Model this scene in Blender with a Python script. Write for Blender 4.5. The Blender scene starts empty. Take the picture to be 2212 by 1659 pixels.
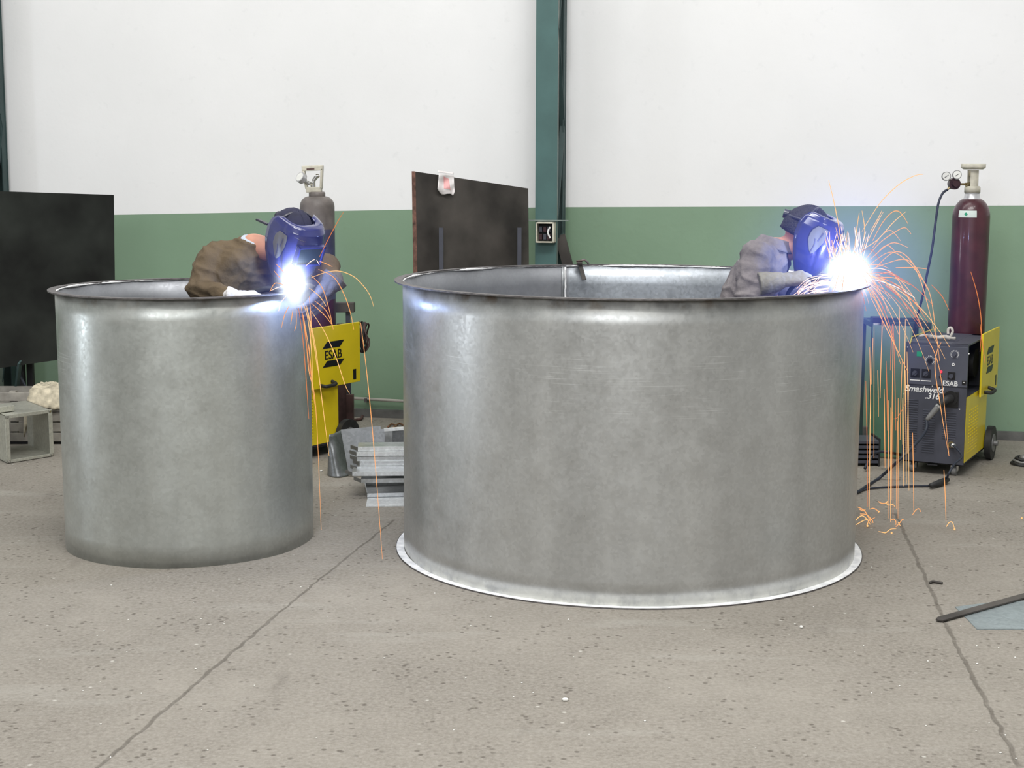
import bpy, bmesh, math, random
from mathutils import Vector, Matrix, noise
PI = math.pi
sc = bpy.context.scene
col = sc.collection
random.seed(7)

# ------------------------------------------------------------------ camera
W, H, F = 2212.0, 1659.0, 3310.0
HC, PITCH, ROLL = 1.8, 0.142, -0.0024
R0 = Vector((1, 0, 0)); U0 = Vector((0, math.sin(PITCH), math.cos(PITCH)))
RV = R0 * math.cos(ROLL) - U0 * math.sin(ROLL)
UV = R0 * math.sin(ROLL) + U0 * math.cos(ROLL)
DV = UV.cross(RV).normalized()            # viewing direction
CAMP = Vector((0, 0, HC))
cam = bpy.data.cameras.new('camera'); co = bpy.data.objects.new('camera', cam); col.objects.link(co)
m = Matrix((RV, UV, -DV)).transposed().to_4x4(); m.translation = CAMP
co.matrix_world = m
cam.sensor_width = 36; cam.lens = F / W * 36; cam.clip_end = 100
sc.camera = co

def ray(px, py):
    return (DV * F + RV * (px - W / 2) - UV * (py - H / 2)).normalized()
def at(px, py, Y):
    d = ray(px, py); return CAMP + d * (Y / d.y)
def fl(px, py, z=0.0):
    d = ray(px, py); return CAMP + d * ((z - HC) / d.z)

# ------------------------------------------------------------------ light and exposure
sc.view_settings.view_transform = 'Standard'; sc.view_settings.look = 'None'
sc.view_settings.gamma = 1; sc.view_settings.use_curve_mapping = False
sc.view_settings.exposure = -0.07
sc.cycles.use_denoising = True
sc.cycles.max_bounces = 8
w = bpy.data.worlds.new('world'); sc.world = w; w.use_nodes = True
w.node_tree.nodes['Background'].inputs[0].default_value = (0.9, 0.95, 1, 1)
w.node_tree.nodes['Background'].inputs[1].default_value = 0.5

def area(name, loc, target, sx, sy, power, color=(1, 1, 1), spread=180):
    l = bpy.data.lights.new(name, 'AREA'); l.shape = 'RECTANGLE'; l.size = sx; l.size_y = sy
    l.energy = power; l.color = color; l.spread = math.radians(spread)
    o = bpy.data.objects.new(name, l); col.objects.link(o); o.location = loc
    o.rotation_euler = (Vector(target) - Vector(loc)).to_track_quat('-Z', 'Y').to_euler()
    return o
area('skylight_near', (.3, 3.2, 7.6), (.3, 3.2, 0), 4.5, 3.0, 540, (1, .99, .96))
area('skylight_far', (-2.5, 8.0, 7.6), (-2.5, 8.6, 0), 9, 1.6, 230, (1, .995, .97))
area('front_fill_light', (-2.0, -7.3, 6.0), (-1, 8, 2.6), 9, 2.6, 620, (.97, .985, 1))  # unseen fill added behind the camera to brighten walls and metal
for _x, _y in ((-2.6, 4.6), (-.9, 4.2), (.9, 4.6), (2.4, 4.2), (3.6, 5.4)):
    area('hall_lamp', (_x, _y, 6.6), (_x, _y, 0), .22, 1.1, 26, (1, 1, .98))
area('side_door_daylight', (-8.6, 6.6, .75), (0, 6.8, .7), .6, 1.0, 45, (.85, .92, 1))

# ------------------------------------------------------------------ materials
def new_mat(name):
    mt = bpy.data.materials.new(name); mt.use_nodes = True
    nt = mt.node_tree; b = nt.nodes['Principled BSDF']
    return mt, nt, b
def mat(name, color, rough=.5, metal=0, var=.06, scale=8, bump=0, bscale=40, emit=None, estr=0, coat=0, spec=None):
    mt, nt, b = new_mat(name)
    N = nt.nodes; L = nt.links
    tc = N.new('ShaderNodeTexCoord'); nz = N.new('ShaderNodeTexNoise')
    nz.inputs['Scale'].default_value = scale; nz.inputs['Detail'].default_value = 5
    L.new(tc.outputs['Object'], nz.inputs['Vector'])
    cr = N.new('ShaderNodeValToRGB')
    c = Vector(color[:3])
    a = [max(0, x * (1 - var * 2)) for x in c]; d = [min(1, x * (1 + var * 2)) for x in c]
    cr.color_ramp.elements[0].color = (*a, 1); cr.color_ramp.elements[1].color = (*d, 1)
    cr.color_ramp.elements[0].position = .3; cr.color_ramp.elements[1].position = .7
    L.new(nz.outputs['Fac'], cr.inputs['Fac']); L.new(cr.outputs['Color'], b.inputs['Base Color'])
    b.inputs['Roughness'].default_value = rough; b.inputs['Metallic'].default_value = metal
    if coat: b.inputs['Coat Weight'].default_value = coat; b.inputs['Coat Roughness'].default_value = .08
    if spec is not None: b.inputs['Specular IOR Level'].default_value = spec
    if bump:
        n2 = N.new('ShaderNodeTexNoise'); n2.inputs['Scale'].default_value = bscale; n2.inputs['Detail'].default_value = 6
        bp = N.new('ShaderNodeBump'); bp.inputs['Strength'].default_value = bump; bp.inputs['Distance'].default_value = .01
        L.new(tc.outputs['Object'], n2.inputs['Vector']); L.new(n2.outputs['Fac'], bp.inputs['Height'])
        L.new(bp.outputs['Normal'], b.inputs['Normal'])
    if emit:
        b.inputs['Emission Color'].default_value = (*emit, 1); b.inputs['Emission Strength'].default_value = estr
    return mt
def emis(name, c, s):
    mt = bpy.data.materials.new(name); mt.use_nodes = True; nt = mt.node_tree; nt.nodes.clear()
    e = nt.nodes.new('ShaderNodeEmission'); e.inputs[0].default_value = (*c, 1); e.inputs[1].default_value = s
    o = nt.nodes.new('ShaderNodeOutputMaterial'); nt.links.new(e.outputs[0], o.inputs[0])
    return mt
def srgb(r, g, b):
    f = lambda v: (v / 255 / 12.92) if v / 255 <= .04045 else ((v / 255 + .055) / 1.055) ** 2.4
    return (f(r), f(g), f(b))

def math_n(nt, op, a, b=None):
    n = nt.nodes.new('ShaderNodeMath'); n.operation = op
    for i, v in enumerate((a, b)):
        if v is None: continue
        if isinstance(v, (int, float)): n.inputs[i].default_value = v
        else: nt.links.new(v, n.inputs[i])
    return n.outputs[0]
def maprange(nt, v, a, b, c=0, d=1):
    n = nt.nodes.new('ShaderNodeMapRange'); nt.links.new(v, n.inputs[0])
    for i, x in enumerate((a, b, c, d)): n.inputs[i + 1].default_value = x
    return n.outputs[0]
def mixc(nt, f, a, b):
    n = nt.nodes.new('ShaderNodeMix'); n.data_type = 'RGBA'
    if isinstance(f, (int, float)): n.inputs[0].default_value = f
    else: nt.links.new(f, n.inputs[0])
    for i, v in ((6, a), (7, b)):
        if isinstance(v, tuple): n.inputs[i].default_value = (*v[:3], 1)
        else: nt.links.new(v, n.inputs[i])
    return n.outputs[2]
def noise_n(nt, vec, scale, detail=4, rough=.5, sx=1, sy=1, sz=1):
    mp = nt.nodes.new('ShaderNodeMapping'); mp.inputs['Scale'].default_value = (sx, sy, sz)
    nt.links.new(vec, mp.inputs['Vector'])
    n = nt.nodes.new('ShaderNodeTexNoise'); n.inputs['Scale'].default_value = scale
    n.inputs['Detail'].default_value = detail; n.inputs['Roughness'].default_value = rough
    nt.links.new(mp.outputs[0], n.inputs['Vector'])
    return n.outputs['Fac']

def galv(name, base=(.56, .575, .585), rough=.36, height=None, stain=False, white_foot=False, spangle=.10, metal=.92):
    mt, nt, b = new_mat(name); L = nt.links; N = nt.nodes
    tc = N.new('ShaderNodeTexCoord'); P = tc.outputs['Object']
    vo = N.new('ShaderNodeTexVoronoi'); vo.inputs['Scale'].default_value = 75; L.new(P, vo.inputs['Vector'])
    sp = N.new('ShaderNodeSeparateColor'); L.new(vo.outputs['Color'], sp.inputs[0])
    v = maprange(nt, sp.outputs[0], 0, 1, 1 - spangle, 1 + spangle)
    band = noise_n(nt, P, 4.2, 3, .5, 1, 1, .06)  # upright tone bands paint the sheet's wavy reflections into its colour
    v = math_n(nt, 'MULTIPLY', v, maprange(nt, band, .3, .7, .87, 1.10))
    blot = noise_n(nt, P, 9, 5, .6)
    v = math_n(nt, 'MULTIPLY', v, maprange(nt, blot, .3, .7, .95, 1.05))
    comb = N.new('ShaderNodeVectorMath'); comb.operation = 'SCALE'; comb.inputs[0].default_value = base
    L.new(v, comb.inputs['Scale'])
    c = comb.outputs[0]
    r = math_n(nt, 'ADD', rough, maprange(nt, blot, .3, .7, -.05, .05))
    r = math_n(nt, 'ADD', r, maprange(nt, sp.outputs[1], 0, 1, -.04, .04))
    if height:
        sx = N.new('ShaderNodeSeparateXYZ'); L.new(P, sx.inputs[0]); z = sx.outputs[2]
        # fine horizontal rolling scratches in a belt under mid height
        scr = noise_n(nt, P, 9, 2, .4, .5, .5, 28)
        belt = math_n(nt, 'MULTIPLY', maprange(nt, z, height * .60, height * .64), maprange(nt, z, height * .80, height * .84, 1, 0))
        fac = math_n(nt, 'MULTIPLY', maprange(nt, scr, .62, .70), belt)
        patch = maprange(nt, noise_n(nt, P, 3.1, 2), .45, .6)
        fac = math_n(nt, 'MULTIPLY', fac, patch)
        c = mixc(nt, math_n(nt, 'MULTIPLY', fac, .45), c, (.85, .87, .88))
        if stain:
            up = maprange(nt, z, height - .055, height - .012)
            st = maprange(nt, noise_n(nt, P, 7.5, 4, .6), .55, .66)
            k = math_n(nt, 'MULTIPLY', up, st)
            c = mixc(nt, math_n(nt, 'MULTIPLY', k, .7), c, (.26, .17, .09))
            wp = math_n(nt, 'MULTIPLY', maprange(nt, z, height - .13, height - .02), maprange(nt, noise_n(nt, P, 5.5, 5, .65), .38, .6))
            c = mixc(nt, math_n(nt, 'MULTIPLY', wp, .55), c, (.82, .82, .78))
            r = math_n(nt, 'ADD', r, math_n(nt, 'MULTIPLY', wp, .2))
        if white_foot:
            wf = math_n(nt, 'MULTIPLY', maprange(nt, z, .06, .008), maprange(nt, noise_n(nt, P, 12, 5, .65), .30, .5))
            c = mixc(nt, math_n(nt, 'MULTIPLY', wf, .8), c, (.86, .86, .80))
            b_metal = maprange(nt, wf, 0, 1, metal, .1)
            L.new(b_metal, b.inputs['Metallic'])
    if not (height and white_foot): b.inputs['Metallic'].default_value = metal
    L.new(c, b.inputs['Base Color']); L.new(r, b.inputs['Roughness'])
    bp = N.new('ShaderNodeBump'); bp.inputs['Strength'].default_value = .14; bp.inputs['Distance'].default_value = .012
    bb = math_n(nt, 'ADD', noise_n(nt, P, 3.2, 2, .4, 1, 1, .25), math_n(nt, 'MULTIPLY', sp.outputs[2], .010))
    L.new(bb, bp.inputs['Height']); L.new(bp.outputs[0], b.inputs['Normal'])
    return mt

def jacket_mat(name, base, dirt, amount=.6):
    mt, nt, b = new_mat(name); L = nt.links
    tc = nt.nodes.new('ShaderNodeTexCoord'); P = tc.outputs['Object']
    f = maprange(nt, noise_n(nt, P, 6, 6, .62), .42, .66, 0, amount)
    c = mixc(nt, f, base, dirt)
    c = mixc(nt, maprange(nt, noise_n(nt, P, 45, 4, .6), .3, .8, 0, .25), c, tuple(x * 1.25 for x in base))
    L.new(c, b.inputs['Base Color']); b.inputs['Roughness'].default_value = .85
    b.inputs['Specular IOR Level'].default_value = .25
    bp = nt.nodes.new('ShaderNodeBump'); bp.inputs['Strength'].default_value = .9; bp.inputs['Distance'].default_value = .012
    L.new(noise_n(nt, P, 15, 4, .55), bp.inputs['Height']); L.new(bp.outputs[0], b.inputs['Normal'])
    return mt

M = {}
M['galv'] = galv('galvanised_sheet')
M['tub_small'] = galv('galvanised_tub_small', height=1.2156, stain=True, base=(.50, .525, .51), rough=.37, spangle=.05, metal=.72)
M['tub_large'] = galv('galvanised_tub_large', height=1.2688, stain=True, white_foot=True, base=(.52, .53, .53), rough=.36, spangle=.055, metal=.72)
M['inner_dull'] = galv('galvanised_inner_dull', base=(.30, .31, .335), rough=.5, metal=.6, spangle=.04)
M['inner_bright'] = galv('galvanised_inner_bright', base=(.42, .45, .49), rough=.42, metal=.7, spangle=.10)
M['galv_dark'] = galv('galvanised_dull', base=(.26, .27, .28), rough=.45)
M['offcut'] = galv('galvanised_offcut', base=(.30, .345, .36), rough=.5, metal=.5)
M['galv_light'] = galv('galvanised_bright', base=(.80, .82, .83), rough=.5, metal=.6)
M['edge'] = mat('cut_steel_edge', (.16, .15, .15), .55, .7, .2, 30)
M['zinc_white'] = mat('burnt_zinc', (.82, .83, .86), .6, 0, .12, 22, .3, 60)
M['weld'] = mat('weld_bead', (.22, .20, .19), .5, .7, .3, 60)
M['black_steel'] = mat('black_mill_steel', (.012, .014, .012), .75, 0, .35, 3.5, .05, 12, spec=.25)
M['brown_steel'] = mat('dark_brown_steel', (.060, .053, .048), .6, .1, .30, 3, .05, 12, spec=.4)
M['rust_edge'] = mat('rusty_edge', (.16, .08, .06), .8, 0, .3, 30)
M['dark'] = mat('dark_gap', (.012, .012, .014), .7)
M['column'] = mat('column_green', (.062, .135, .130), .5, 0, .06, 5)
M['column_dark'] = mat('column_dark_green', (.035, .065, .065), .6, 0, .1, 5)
M['col_edge'] = mat('column_worn_edge', (.20, .24, .22), .6, 0, .1, 20)
M['plaster'] = mat('rough_mortar', (.42, .43, .42), .95, 0, .25, 18, .6, 30)
M['yellow'] = mat('machine_yellow', (.78, .60, .012), .38, 0, .03, 6, coat=.3)
M['black'] = mat('black_paint', (.012, .012, .013), .4)
M['rubber'] = mat('black_rubber', (.018, .018, .019), .6, 0, .2, 30)
M['machine_grey'] = mat('machine_charcoal', (.055, .058, .078), .5, 0, .08, 10)
M['panel_grey'] = mat('panel_grey', (.078, .083, .11), .45, 0, .05, 10)
M['white_paint'] = mat('white_print', (.80, .80, .80), .5)
M['chrome'] = mat('chrome', (.75, .75, .75), .22, 1, .05)
M['brass'] = mat('dull_brass', (.35, .28, .15), .4, .9)
M['red_led'] = emis('red_lamp', (1, .03, .05), 3.0)
M['green_label'] = mat('green_label', (.02, .30, .16), .4)
M['wheel_grey'] = mat('wheel_hub_grey', (.22, .22, .22), .5, .4)
M['bottle_maroon'] = mat('bottle_maroon', (.065, .015, .021), .38, 0, .15, 10, coat=.3)
M['bottle_grey'] = mat('bottle_brown_grey', (.155, .135, .125), .5, 0, .2, 9)
M['bottle_arc_lit'] = mat('bottle_arc_light', (.075, .075, .13), .42, 0, .15, 9)  # blue of the arc's light put into the bottle colour
M['cream'] = mat('cream_paint', (.56, .53, .44), .5, 0, .1, 20)
M['silver_paint'] = mat('silver_paint', (.62, .62, .64), .35, .5)
M['label_white'] = mat('label_white', (.62, .70, .66), .5)
M['gauge_face'] = mat('gauge_face', (.75, .75, .72), .4)
M['reg_dark'] = mat('regulator_dark', (.055, .025, .03), .4, .3)
M['hose'] = mat('hose_black', (.02, .025, .04), .5)
M['helmet'] = mat('helmet_blue', (.030, .034, .135), .16, 0, .10, 4, coat=.8)
M['lens'] = mat('lens_glass', (.02, .03, .03), .05, 0, .02, coat=1)
M['badge'] = mat('badge_grey', (.15, .147, .14), .8)
M['badge_print'] = mat('badge_print', (.07, .07, .12), .5)
M['band'] = mat('headband_black', (.02, .02, .03), .35, coat=.2)
M['cap'] = mat('navy_cap', (.022, .022, .045), .85, 0, .2, 20)
M['skin'] = mat('skin', (.52, .25, .17), .55, 0, .06, 12)
M['hair'] = mat('black_hair', (.012, .010, .010), .6, 0, .3, 60, .6, 120)
M['jacket_brown'] = jacket_mat('leather_brown_cloth', (.125, .092, .058), (.035, .025, .016))
M['jacket_grey'] = jacket_mat('grey_work_cloth', (.215, .195, .195), (.085, .075, .08))
M['shirt_blue'] = mat('pale_blue_shirt', (.42, .47, .55), .8)
M['shirt_red'] = mat('red_shirt', (.50, .10, .06), .8)
M['trousers'] = jacket_mat('dark_trousers', (.05, .055, .075), (.02, .02, .03))
M['boots'] = mat('boots_black', (.02, .018, .016), .55)
M['glove_white'] = mat('white_glove', (.62, .60, .60), .85, 0, .1, 14, .2, 40)
M['glove_hide'] = jacket_mat('grey_hide_glove', (.25, .24, .20), (.10, .095, .09), .7)
M['glove_dark'] = jacket_mat('dirty_glove', (.16, .15, .16), (.05, .045, .045), .7)
M['bag'] = mat('thin_white_plastic', (.78, .74, .74), .5)
M['bag_red'] = mat('faded_red_print', (.75, .38, .38), .5)
M['rag'] = mat('dirty_rag', (.45, .42, .38), .9, 0, .2, 20)
M['cloth_cream'] = mat('cream_cloth', (.56, .50, .38), .9, 0, .2, 20, .3, 30)
M['wood_grey'] = mat('weathered_board', (.30, .28, .25), .8, 0, .15, 12)
M['duct'] = galv('galvanised_duct', base=(.50, .50, .44), rough=.5, metal=.55)
M['pipe'] = mat('pale_pipe', (.42, .40, .36), .6)
M['redbrown'] = mat('red_oxide_paint', (.095, .05, .045), .65, 0, .2, 12)
M['dark_green_sheet'] = mat('gloss_green_sheet', (.045, .115, .070), .2, 0, .1, 4, .08, 5, spec=.35)
M['curb'] = mat('curb_grey', (.12, .12, .115), .85, 0, .15, 10)
M['grit'] = mat('white_grit', (.75, .74, .70), .8)
M['copper'] = mat('copper_nozzle', (.5, .25, .15), .35, .9)
M['yellow_rod'] = mat('yellow_stick', (.45, .38, .06), .6)
M['spark_hot'] = emis('spark_near_white', (1, .68, .58), 1.7)
M['spark'] = emis('spark_orange', (1, .44, .16), 1.15)
M['spark_dim'] = emis('spark_deep_orange', (1, .30, .10), .8)
M['spark_yellow'] = emis('spark_yellow', (1, .56, .22), 1.2)
M['arc'] = emis('arc_core', (.85, .92, 1), 14)

# ------------------------------------------------------------------ mesh builder
class MB:
    def __init__(s): s.v = []; s.f = []; s.m = []; s.sm = []
    def add(s, vs, fs, mi=0, smooth=False, mtx=None):
        b = len(s.v)
        for p in vs:
            p = Vector(p)
            s.v.append(mtx @ p if mtx else p)
        for f in fs: s.f.append([b + i for i in f]); s.m.append(mi); s.sm.append(smooth)
        return s
    def box(s, a, b, mi=0, mtx=None):
        x0, y0, z0 = a; x1, y1, z1 = b
        vs = [(x0,y0,z0),(x1,y0,z0),(x1,y1,z0),(x0,y1,z0),(x0,y0,z1),(x1,y0,z1),(x1,y1,z1),(x0,y1,z1)]
        return s.add(vs, [(0,3,2,1),(4,5,6,7),(0,1,5,4),(1,2,6,5),(2,3,7,6),(3,0,4,7)], mi, False, mtx)
    def prism(s, pts, n, mi=0):
        """polygon pts (world) extruded by vector n"""
        k = len(pts); pts = [Vector(p) for p in pts]; n = Vector(n)
        vs = pts + [p + n for p in pts]
        fs = [tuple(range(k))[::-1], tuple(range(k, 2 * k))] + [(i, (i + 1) % k, k + (i + 1) % k, k + i) for i in range(k)]
        return s.add(vs, fs, mi)
    def bar(s, p, q, w, h, mi=0, up=(0, 0, 1)):
        p = Vector(p); q = Vector(q); d = (q - p).normalized(); up = Vector(up)
        if abs(d.dot(up)) > .98: up = Vector((0, 1, 0))
        a = d.cross(up).normalized(); b = a.cross(d)
        vs = []
        for c in (p, q):
            for i, j in ((-1,-1),(1,-1),(1,1),(-1,1)): vs.append(c + a * (w / 2 * i) + b * (h / 2 * j))
        return s.add(vs, [(0,1,2,3),(7,6,5,4),(0,4,5,1),(1,5,6,2),(2,6,7,3),(3,7,4,0)], mi)
    def tube(s, path, r, n=10, mi=0, cap=True, closed=False):
        path = [Vector(p) for p in path]; k = len(path)
        rs = r if isinstance(r, (list, tuple)) else [r] * k
        vs = []; fs = []; a = None
        for i, p in enumerate(path):
            if closed: t = path[(i + 1) % k] - path[i - 1]
            else: t = path[min(i + 1, k - 1)] - path[max(i - 1, 0)]
            t = t.normalized() if t.length > 1e-9 else Vector((0, 0, 1))
            if a is None:
                up = Vector((0, 0, 1)) if abs(t.z) < .9 else Vector((0, 1, 0))
                a = t.cross(up).normalized()
            else:
                a = (a - t * a.dot(t)).normalized()
            b = t.cross(a)
            for j in range(n):
                th = 2 * PI * j / n; vs.append(p + (a * math.cos(th) + b * math.sin(th)) * rs[i])
        rng = k if closed else k - 1
        for i in range(rng):
            for j in range(n):
                i2 = (i + 1) % k
                fs.append((i*n+j, i*n+(j+1)%n, i2*n+(j+1)%n, i2*n+j))
        if cap and not closed: fs += [tuple(range(n))[::-1], tuple(range((k-1)*n, k*n))]
        return s.add(vs, fs, mi, True)
    def cyl(s, p, q, r, n=20, mi=0, r2=None):
        p = Vector(p); q = Vector(q); d = (q - p).normalized()
        up = Vector((0, 0, 1)) if abs(d.z) < .9 else Vector((0, 1, 0))
        a = d.cross(up).normalized(); b = d.cross(a); r2 = r if r2 is None else r2
        vs = [p + (a * math.cos(2*PI*j/n) + b * math.sin(2*PI*j/n)) * r for j in range(n)] + \
             [q + (a * math.cos(2*PI*j/n) + b * math.sin(2*PI*j/n)) * r2 for j in range(n)]
        s.add(vs, [(j, (j+1)%n, n+(j+1)%n, n+j) for j in range(n)], mi, True)
        s.add(vs[:n], [tuple(range(n))[::-1]], mi); s.add(vs[n:], [tuple(range(n))], mi)
        return s
    def lathe(s, prof, c=(0, 0, 0), n=48, mi=0, smooth=True, closed=False):
        c = Vector(c); vs = []; k = len(prof)
        for r, z in prof:
            for j in range(n):
                th = 2*PI*j/n; vs.append(c + Vector((r*math.cos(th), r*math.sin(th), z)))
        fs = []
        for i in range(k if closed else k - 1):
            i2 = (i + 1) % k
            for j in range(n): fs.append((i*n+j, i*n+(j+1)%n, i2*n+(j+1)%n, i2*n+j))
        return s.add(vs, fs, mi, smooth)
    def ell(s, c, r, mi=0, mtx=None, nu=20, nv=12):
        c = Vector(c); rx, ry, rz = r if isinstance(r, (tuple, list)) else (r, r, r)
        vs = [c + Vector((0, 0, rz))]; fs = []
        for i in range(1, nv):
            ph = PI * i / nv
            for j in range(nu):
                th = 2*PI*j/nu
                vs.append(c + Vector((rx*math.sin(ph)*math.cos(th), ry*math.sin(ph)*math.sin(th), rz*math.cos(ph))))
        vs.append(c - Vector((0, 0, rz))); last = len(vs) - 1
        for j in range(nu):
            fs.append((0, 1+j, 1+(j+1)%nu))
            fs.append((last, last-nu+(j+1)%nu, last-nu+j))
        for i in range(nv - 2):
            for j in range(nu):
                a = 1+i*nu+j; b = 1+i*nu+(j+1)%nu
                fs.append((a, a+nu, b+nu, b))
        return s.add(vs, fs, mi, True, mtx)
    def caps(s, p, r, q, r2):
        s.ell(p, r, nu=14, nv=8); s.ell(q, r2, nu=14, nv=8); s.cyl(p, q, r, 14, 0, r2); return s
    def loft(s, rings, mi=0, cap=True, smooth=True):
        n = len(rings[0]); vs = [p for r in rings for p in r]; fs = []
        for i in range(len(rings) - 1):
            for j in range(n): fs.append((i*n+j, i*n+(j+1)%n, (i+1)*n+(j+1)%n, (i+1)*n+j))
        if cap: fs += [tuple(range(n))[::-1], tuple(range((len(rings)-1)*n, len(rings)*n))]
        return s.add(vs, fs, mi, smooth)
    def grid(s, fn, nu, nv, mi=0, smooth=True):
        vs = [fn(i / nu, j / nv) for j in range(nv + 1) for i in range(nu + 1)]
        fs = [(j*(nu+1)+i, j*(nu+1)+i+1, (j+1)*(nu+1)+i+1, (j+1)*(nu+1)+i) for j in range(nv) for i in range(nu)]
        return s.add(vs, fs, mi, smooth)
    def mesh(s, name, mats, fix=True):
        me = bpy.data.meshes.new(name); me.from_pydata([tuple(p) for p in s.v], [], s.f)
        for mm in (mats if isinstance(mats, (list, tuple)) else [mats]): me.materials.append(M[mm] if isinstance(mm, str) else mm)
        for p, mi, sm in zip(me.polygons, s.m, s.sm): p.material_index = mi; p.use_smooth = sm
        if fix:
            bm = bmesh.new(); bm.from_mesh(me); bmesh.ops.recalc_face_normals(bm, faces=bm.faces); bm.to_mesh(me); bm.free()
        return me
    def build(s, name, mats, parent=None, bevel=0, solid=0, fix=True):
        """vertices are in world space; parents only rotate/translate"""
        me = s.mesh(name, mats, fix); o = bpy.data.objects.new(name, me); col.objects.link(o)
        if parent: setpar(o, parent)
        if solid:
            md = o.modifiers.new('solid', 'SOLIDIFY'); md.thickness = solid; md.offset = -1
        if bevel:
            md = o.modifiers.new('bevel', 'BEVEL'); md.width = bevel; md.segments = 2; md.limit_method = 'ANGLE'
        return o
LOCAL = set()
def setpar(o, p):
    o.parent = p
    root = p
    while root.parent: root = root.parent
    if root.name not in LOCAL:
        # geometry is given in world space: undo the root's placement once
        o.matrix_parent_inverse = Matrix.Identity(4)
        if p.parent is None: o.matrix_parent_inverse = p.matrix_basis.inverted()
def thing(name, label, cat, loc=(0, 0, 0), rz=0, group=None, local=False):
    o = bpy.data.objects.new(name, None); col.objects.link(o); o.empty_display_size = .1
    o.location = loc; o.rotation_euler = (0, 0, rz)
    if local: LOCAL.add(o.name)
    bpy.context.view_layer.update()
    tag(o, label, cat, group); return o
def tag(o, label, cat, group=None, kind=None):
    o['label'] = label; o['category'] = cat
    if group: o['group'] = group
    if kind: o['kind'] = kind
    return o
def struct(o): o['kind'] = 'structure'; return o
def text(name, body, size, mtx, matn, parent, shear=0, bold=0, extr=.0006, align='LEFT'):
    cu = bpy.data.curves.new(name, 'FONT'); cu.body = body; cu.size = size; cu.shear = shear
    cu.extrude = extr; cu.offset = bold; cu.align_x = align
    t = bpy.data.objects.new('tmp', cu); col.objects.link(t)
    dg = bpy.context.evaluated_depsgraph_get(); me = bpy.data.meshes.new_from_object(t.evaluated_get(dg))
    bpy.data.objects.remove(t); me.transform(mtx); me.name = name
    me.materials.clear(); me.materials.append(M[matn])
    o = bpy.data.objects.new(name, me); col.objects.link(o)
    if parent: setpar(o, parent)
    return o
def remesh(mb, voxel, matn, name, parent=None, smooth=4, wrinkle=None):
    me = mb.mesh('tmp', matn); o = bpy.data.objects.new('tmp', me); col.objects.link(o)
    r = o.modifiers.new('r', 'REMESH'); r.mode = 'VOXEL'; r.voxel_size = voxel
    s = o.modifiers.new('s', 'SMOOTH'); s.iterations = smooth; s.factor = .6
    dg = bpy.context.evaluated_depsgraph_get(); me2 = bpy.data.meshes.new_from_object(o.evaluated_get(dg))
    bpy.data.objects.remove(o); me2.name = name
    if wrinkle:
        ns = [Vector(v.normal) for v in me2.vertices]
        for v, n in zip(me2.vertices, ns): v.co = v.co + n * wrinkle(v.co)
    for p in me2.polygons: p.use_smooth = True
    me2.materials.clear(); me2.materials.append(M[matn])
    ob = bpy.data.objects.new(name, me2); col.objects.link(ob)
    if parent: setpar(ob, parent)
    return ob
def frame(f, up=(0, 0, 1)):
    f = Vector(f).normalized(); up = Vector(up); l = up.cross(f).normalized(); u = f.cross(l)
    return Matrix((f, l, u)).transposed()
def smoothpath(pts, n=8):
    pts = [Vector(p) for p in pts]; out = []
    for i in range(len(pts) - 1):
        p0 = pts[max(i-1, 0)]; p1 = pts[i]; p2 = pts[i+1]; p3 = pts[min(i+2, len(pts)-1)]
        for k in range(n):
            t = k / n
            out.append(.5*((2*p1)+(p2-p0)*t+(2*p0-5*p1+4*p2-p3)*t*t+(3*p1-p0-3*p2+p3)*t*t*t))
    out.append(pts[-1]); return out

# ------------------------------------------------------------------ the setting
A = fl(820, 900); B = fl(2212, 950)
wu = Vector((B.x - A.x, B.y - A.y, 0)).normalized(); wn = Vector((-wu.y, wu.x, 0))   # wn points away from the camera
def onwall(px, py, off=0.0):
    d = ray(px, py); p0 = A - wn * off; t = (p0 - CAMP).dot(wn) / d.dot(wn); return CAMP + d * t
def wl(u, z, off=0.0):          # u metres along the wall from A
    p = A + wu * u - wn * off; return Vector((p.x, p.y, z))

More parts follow.
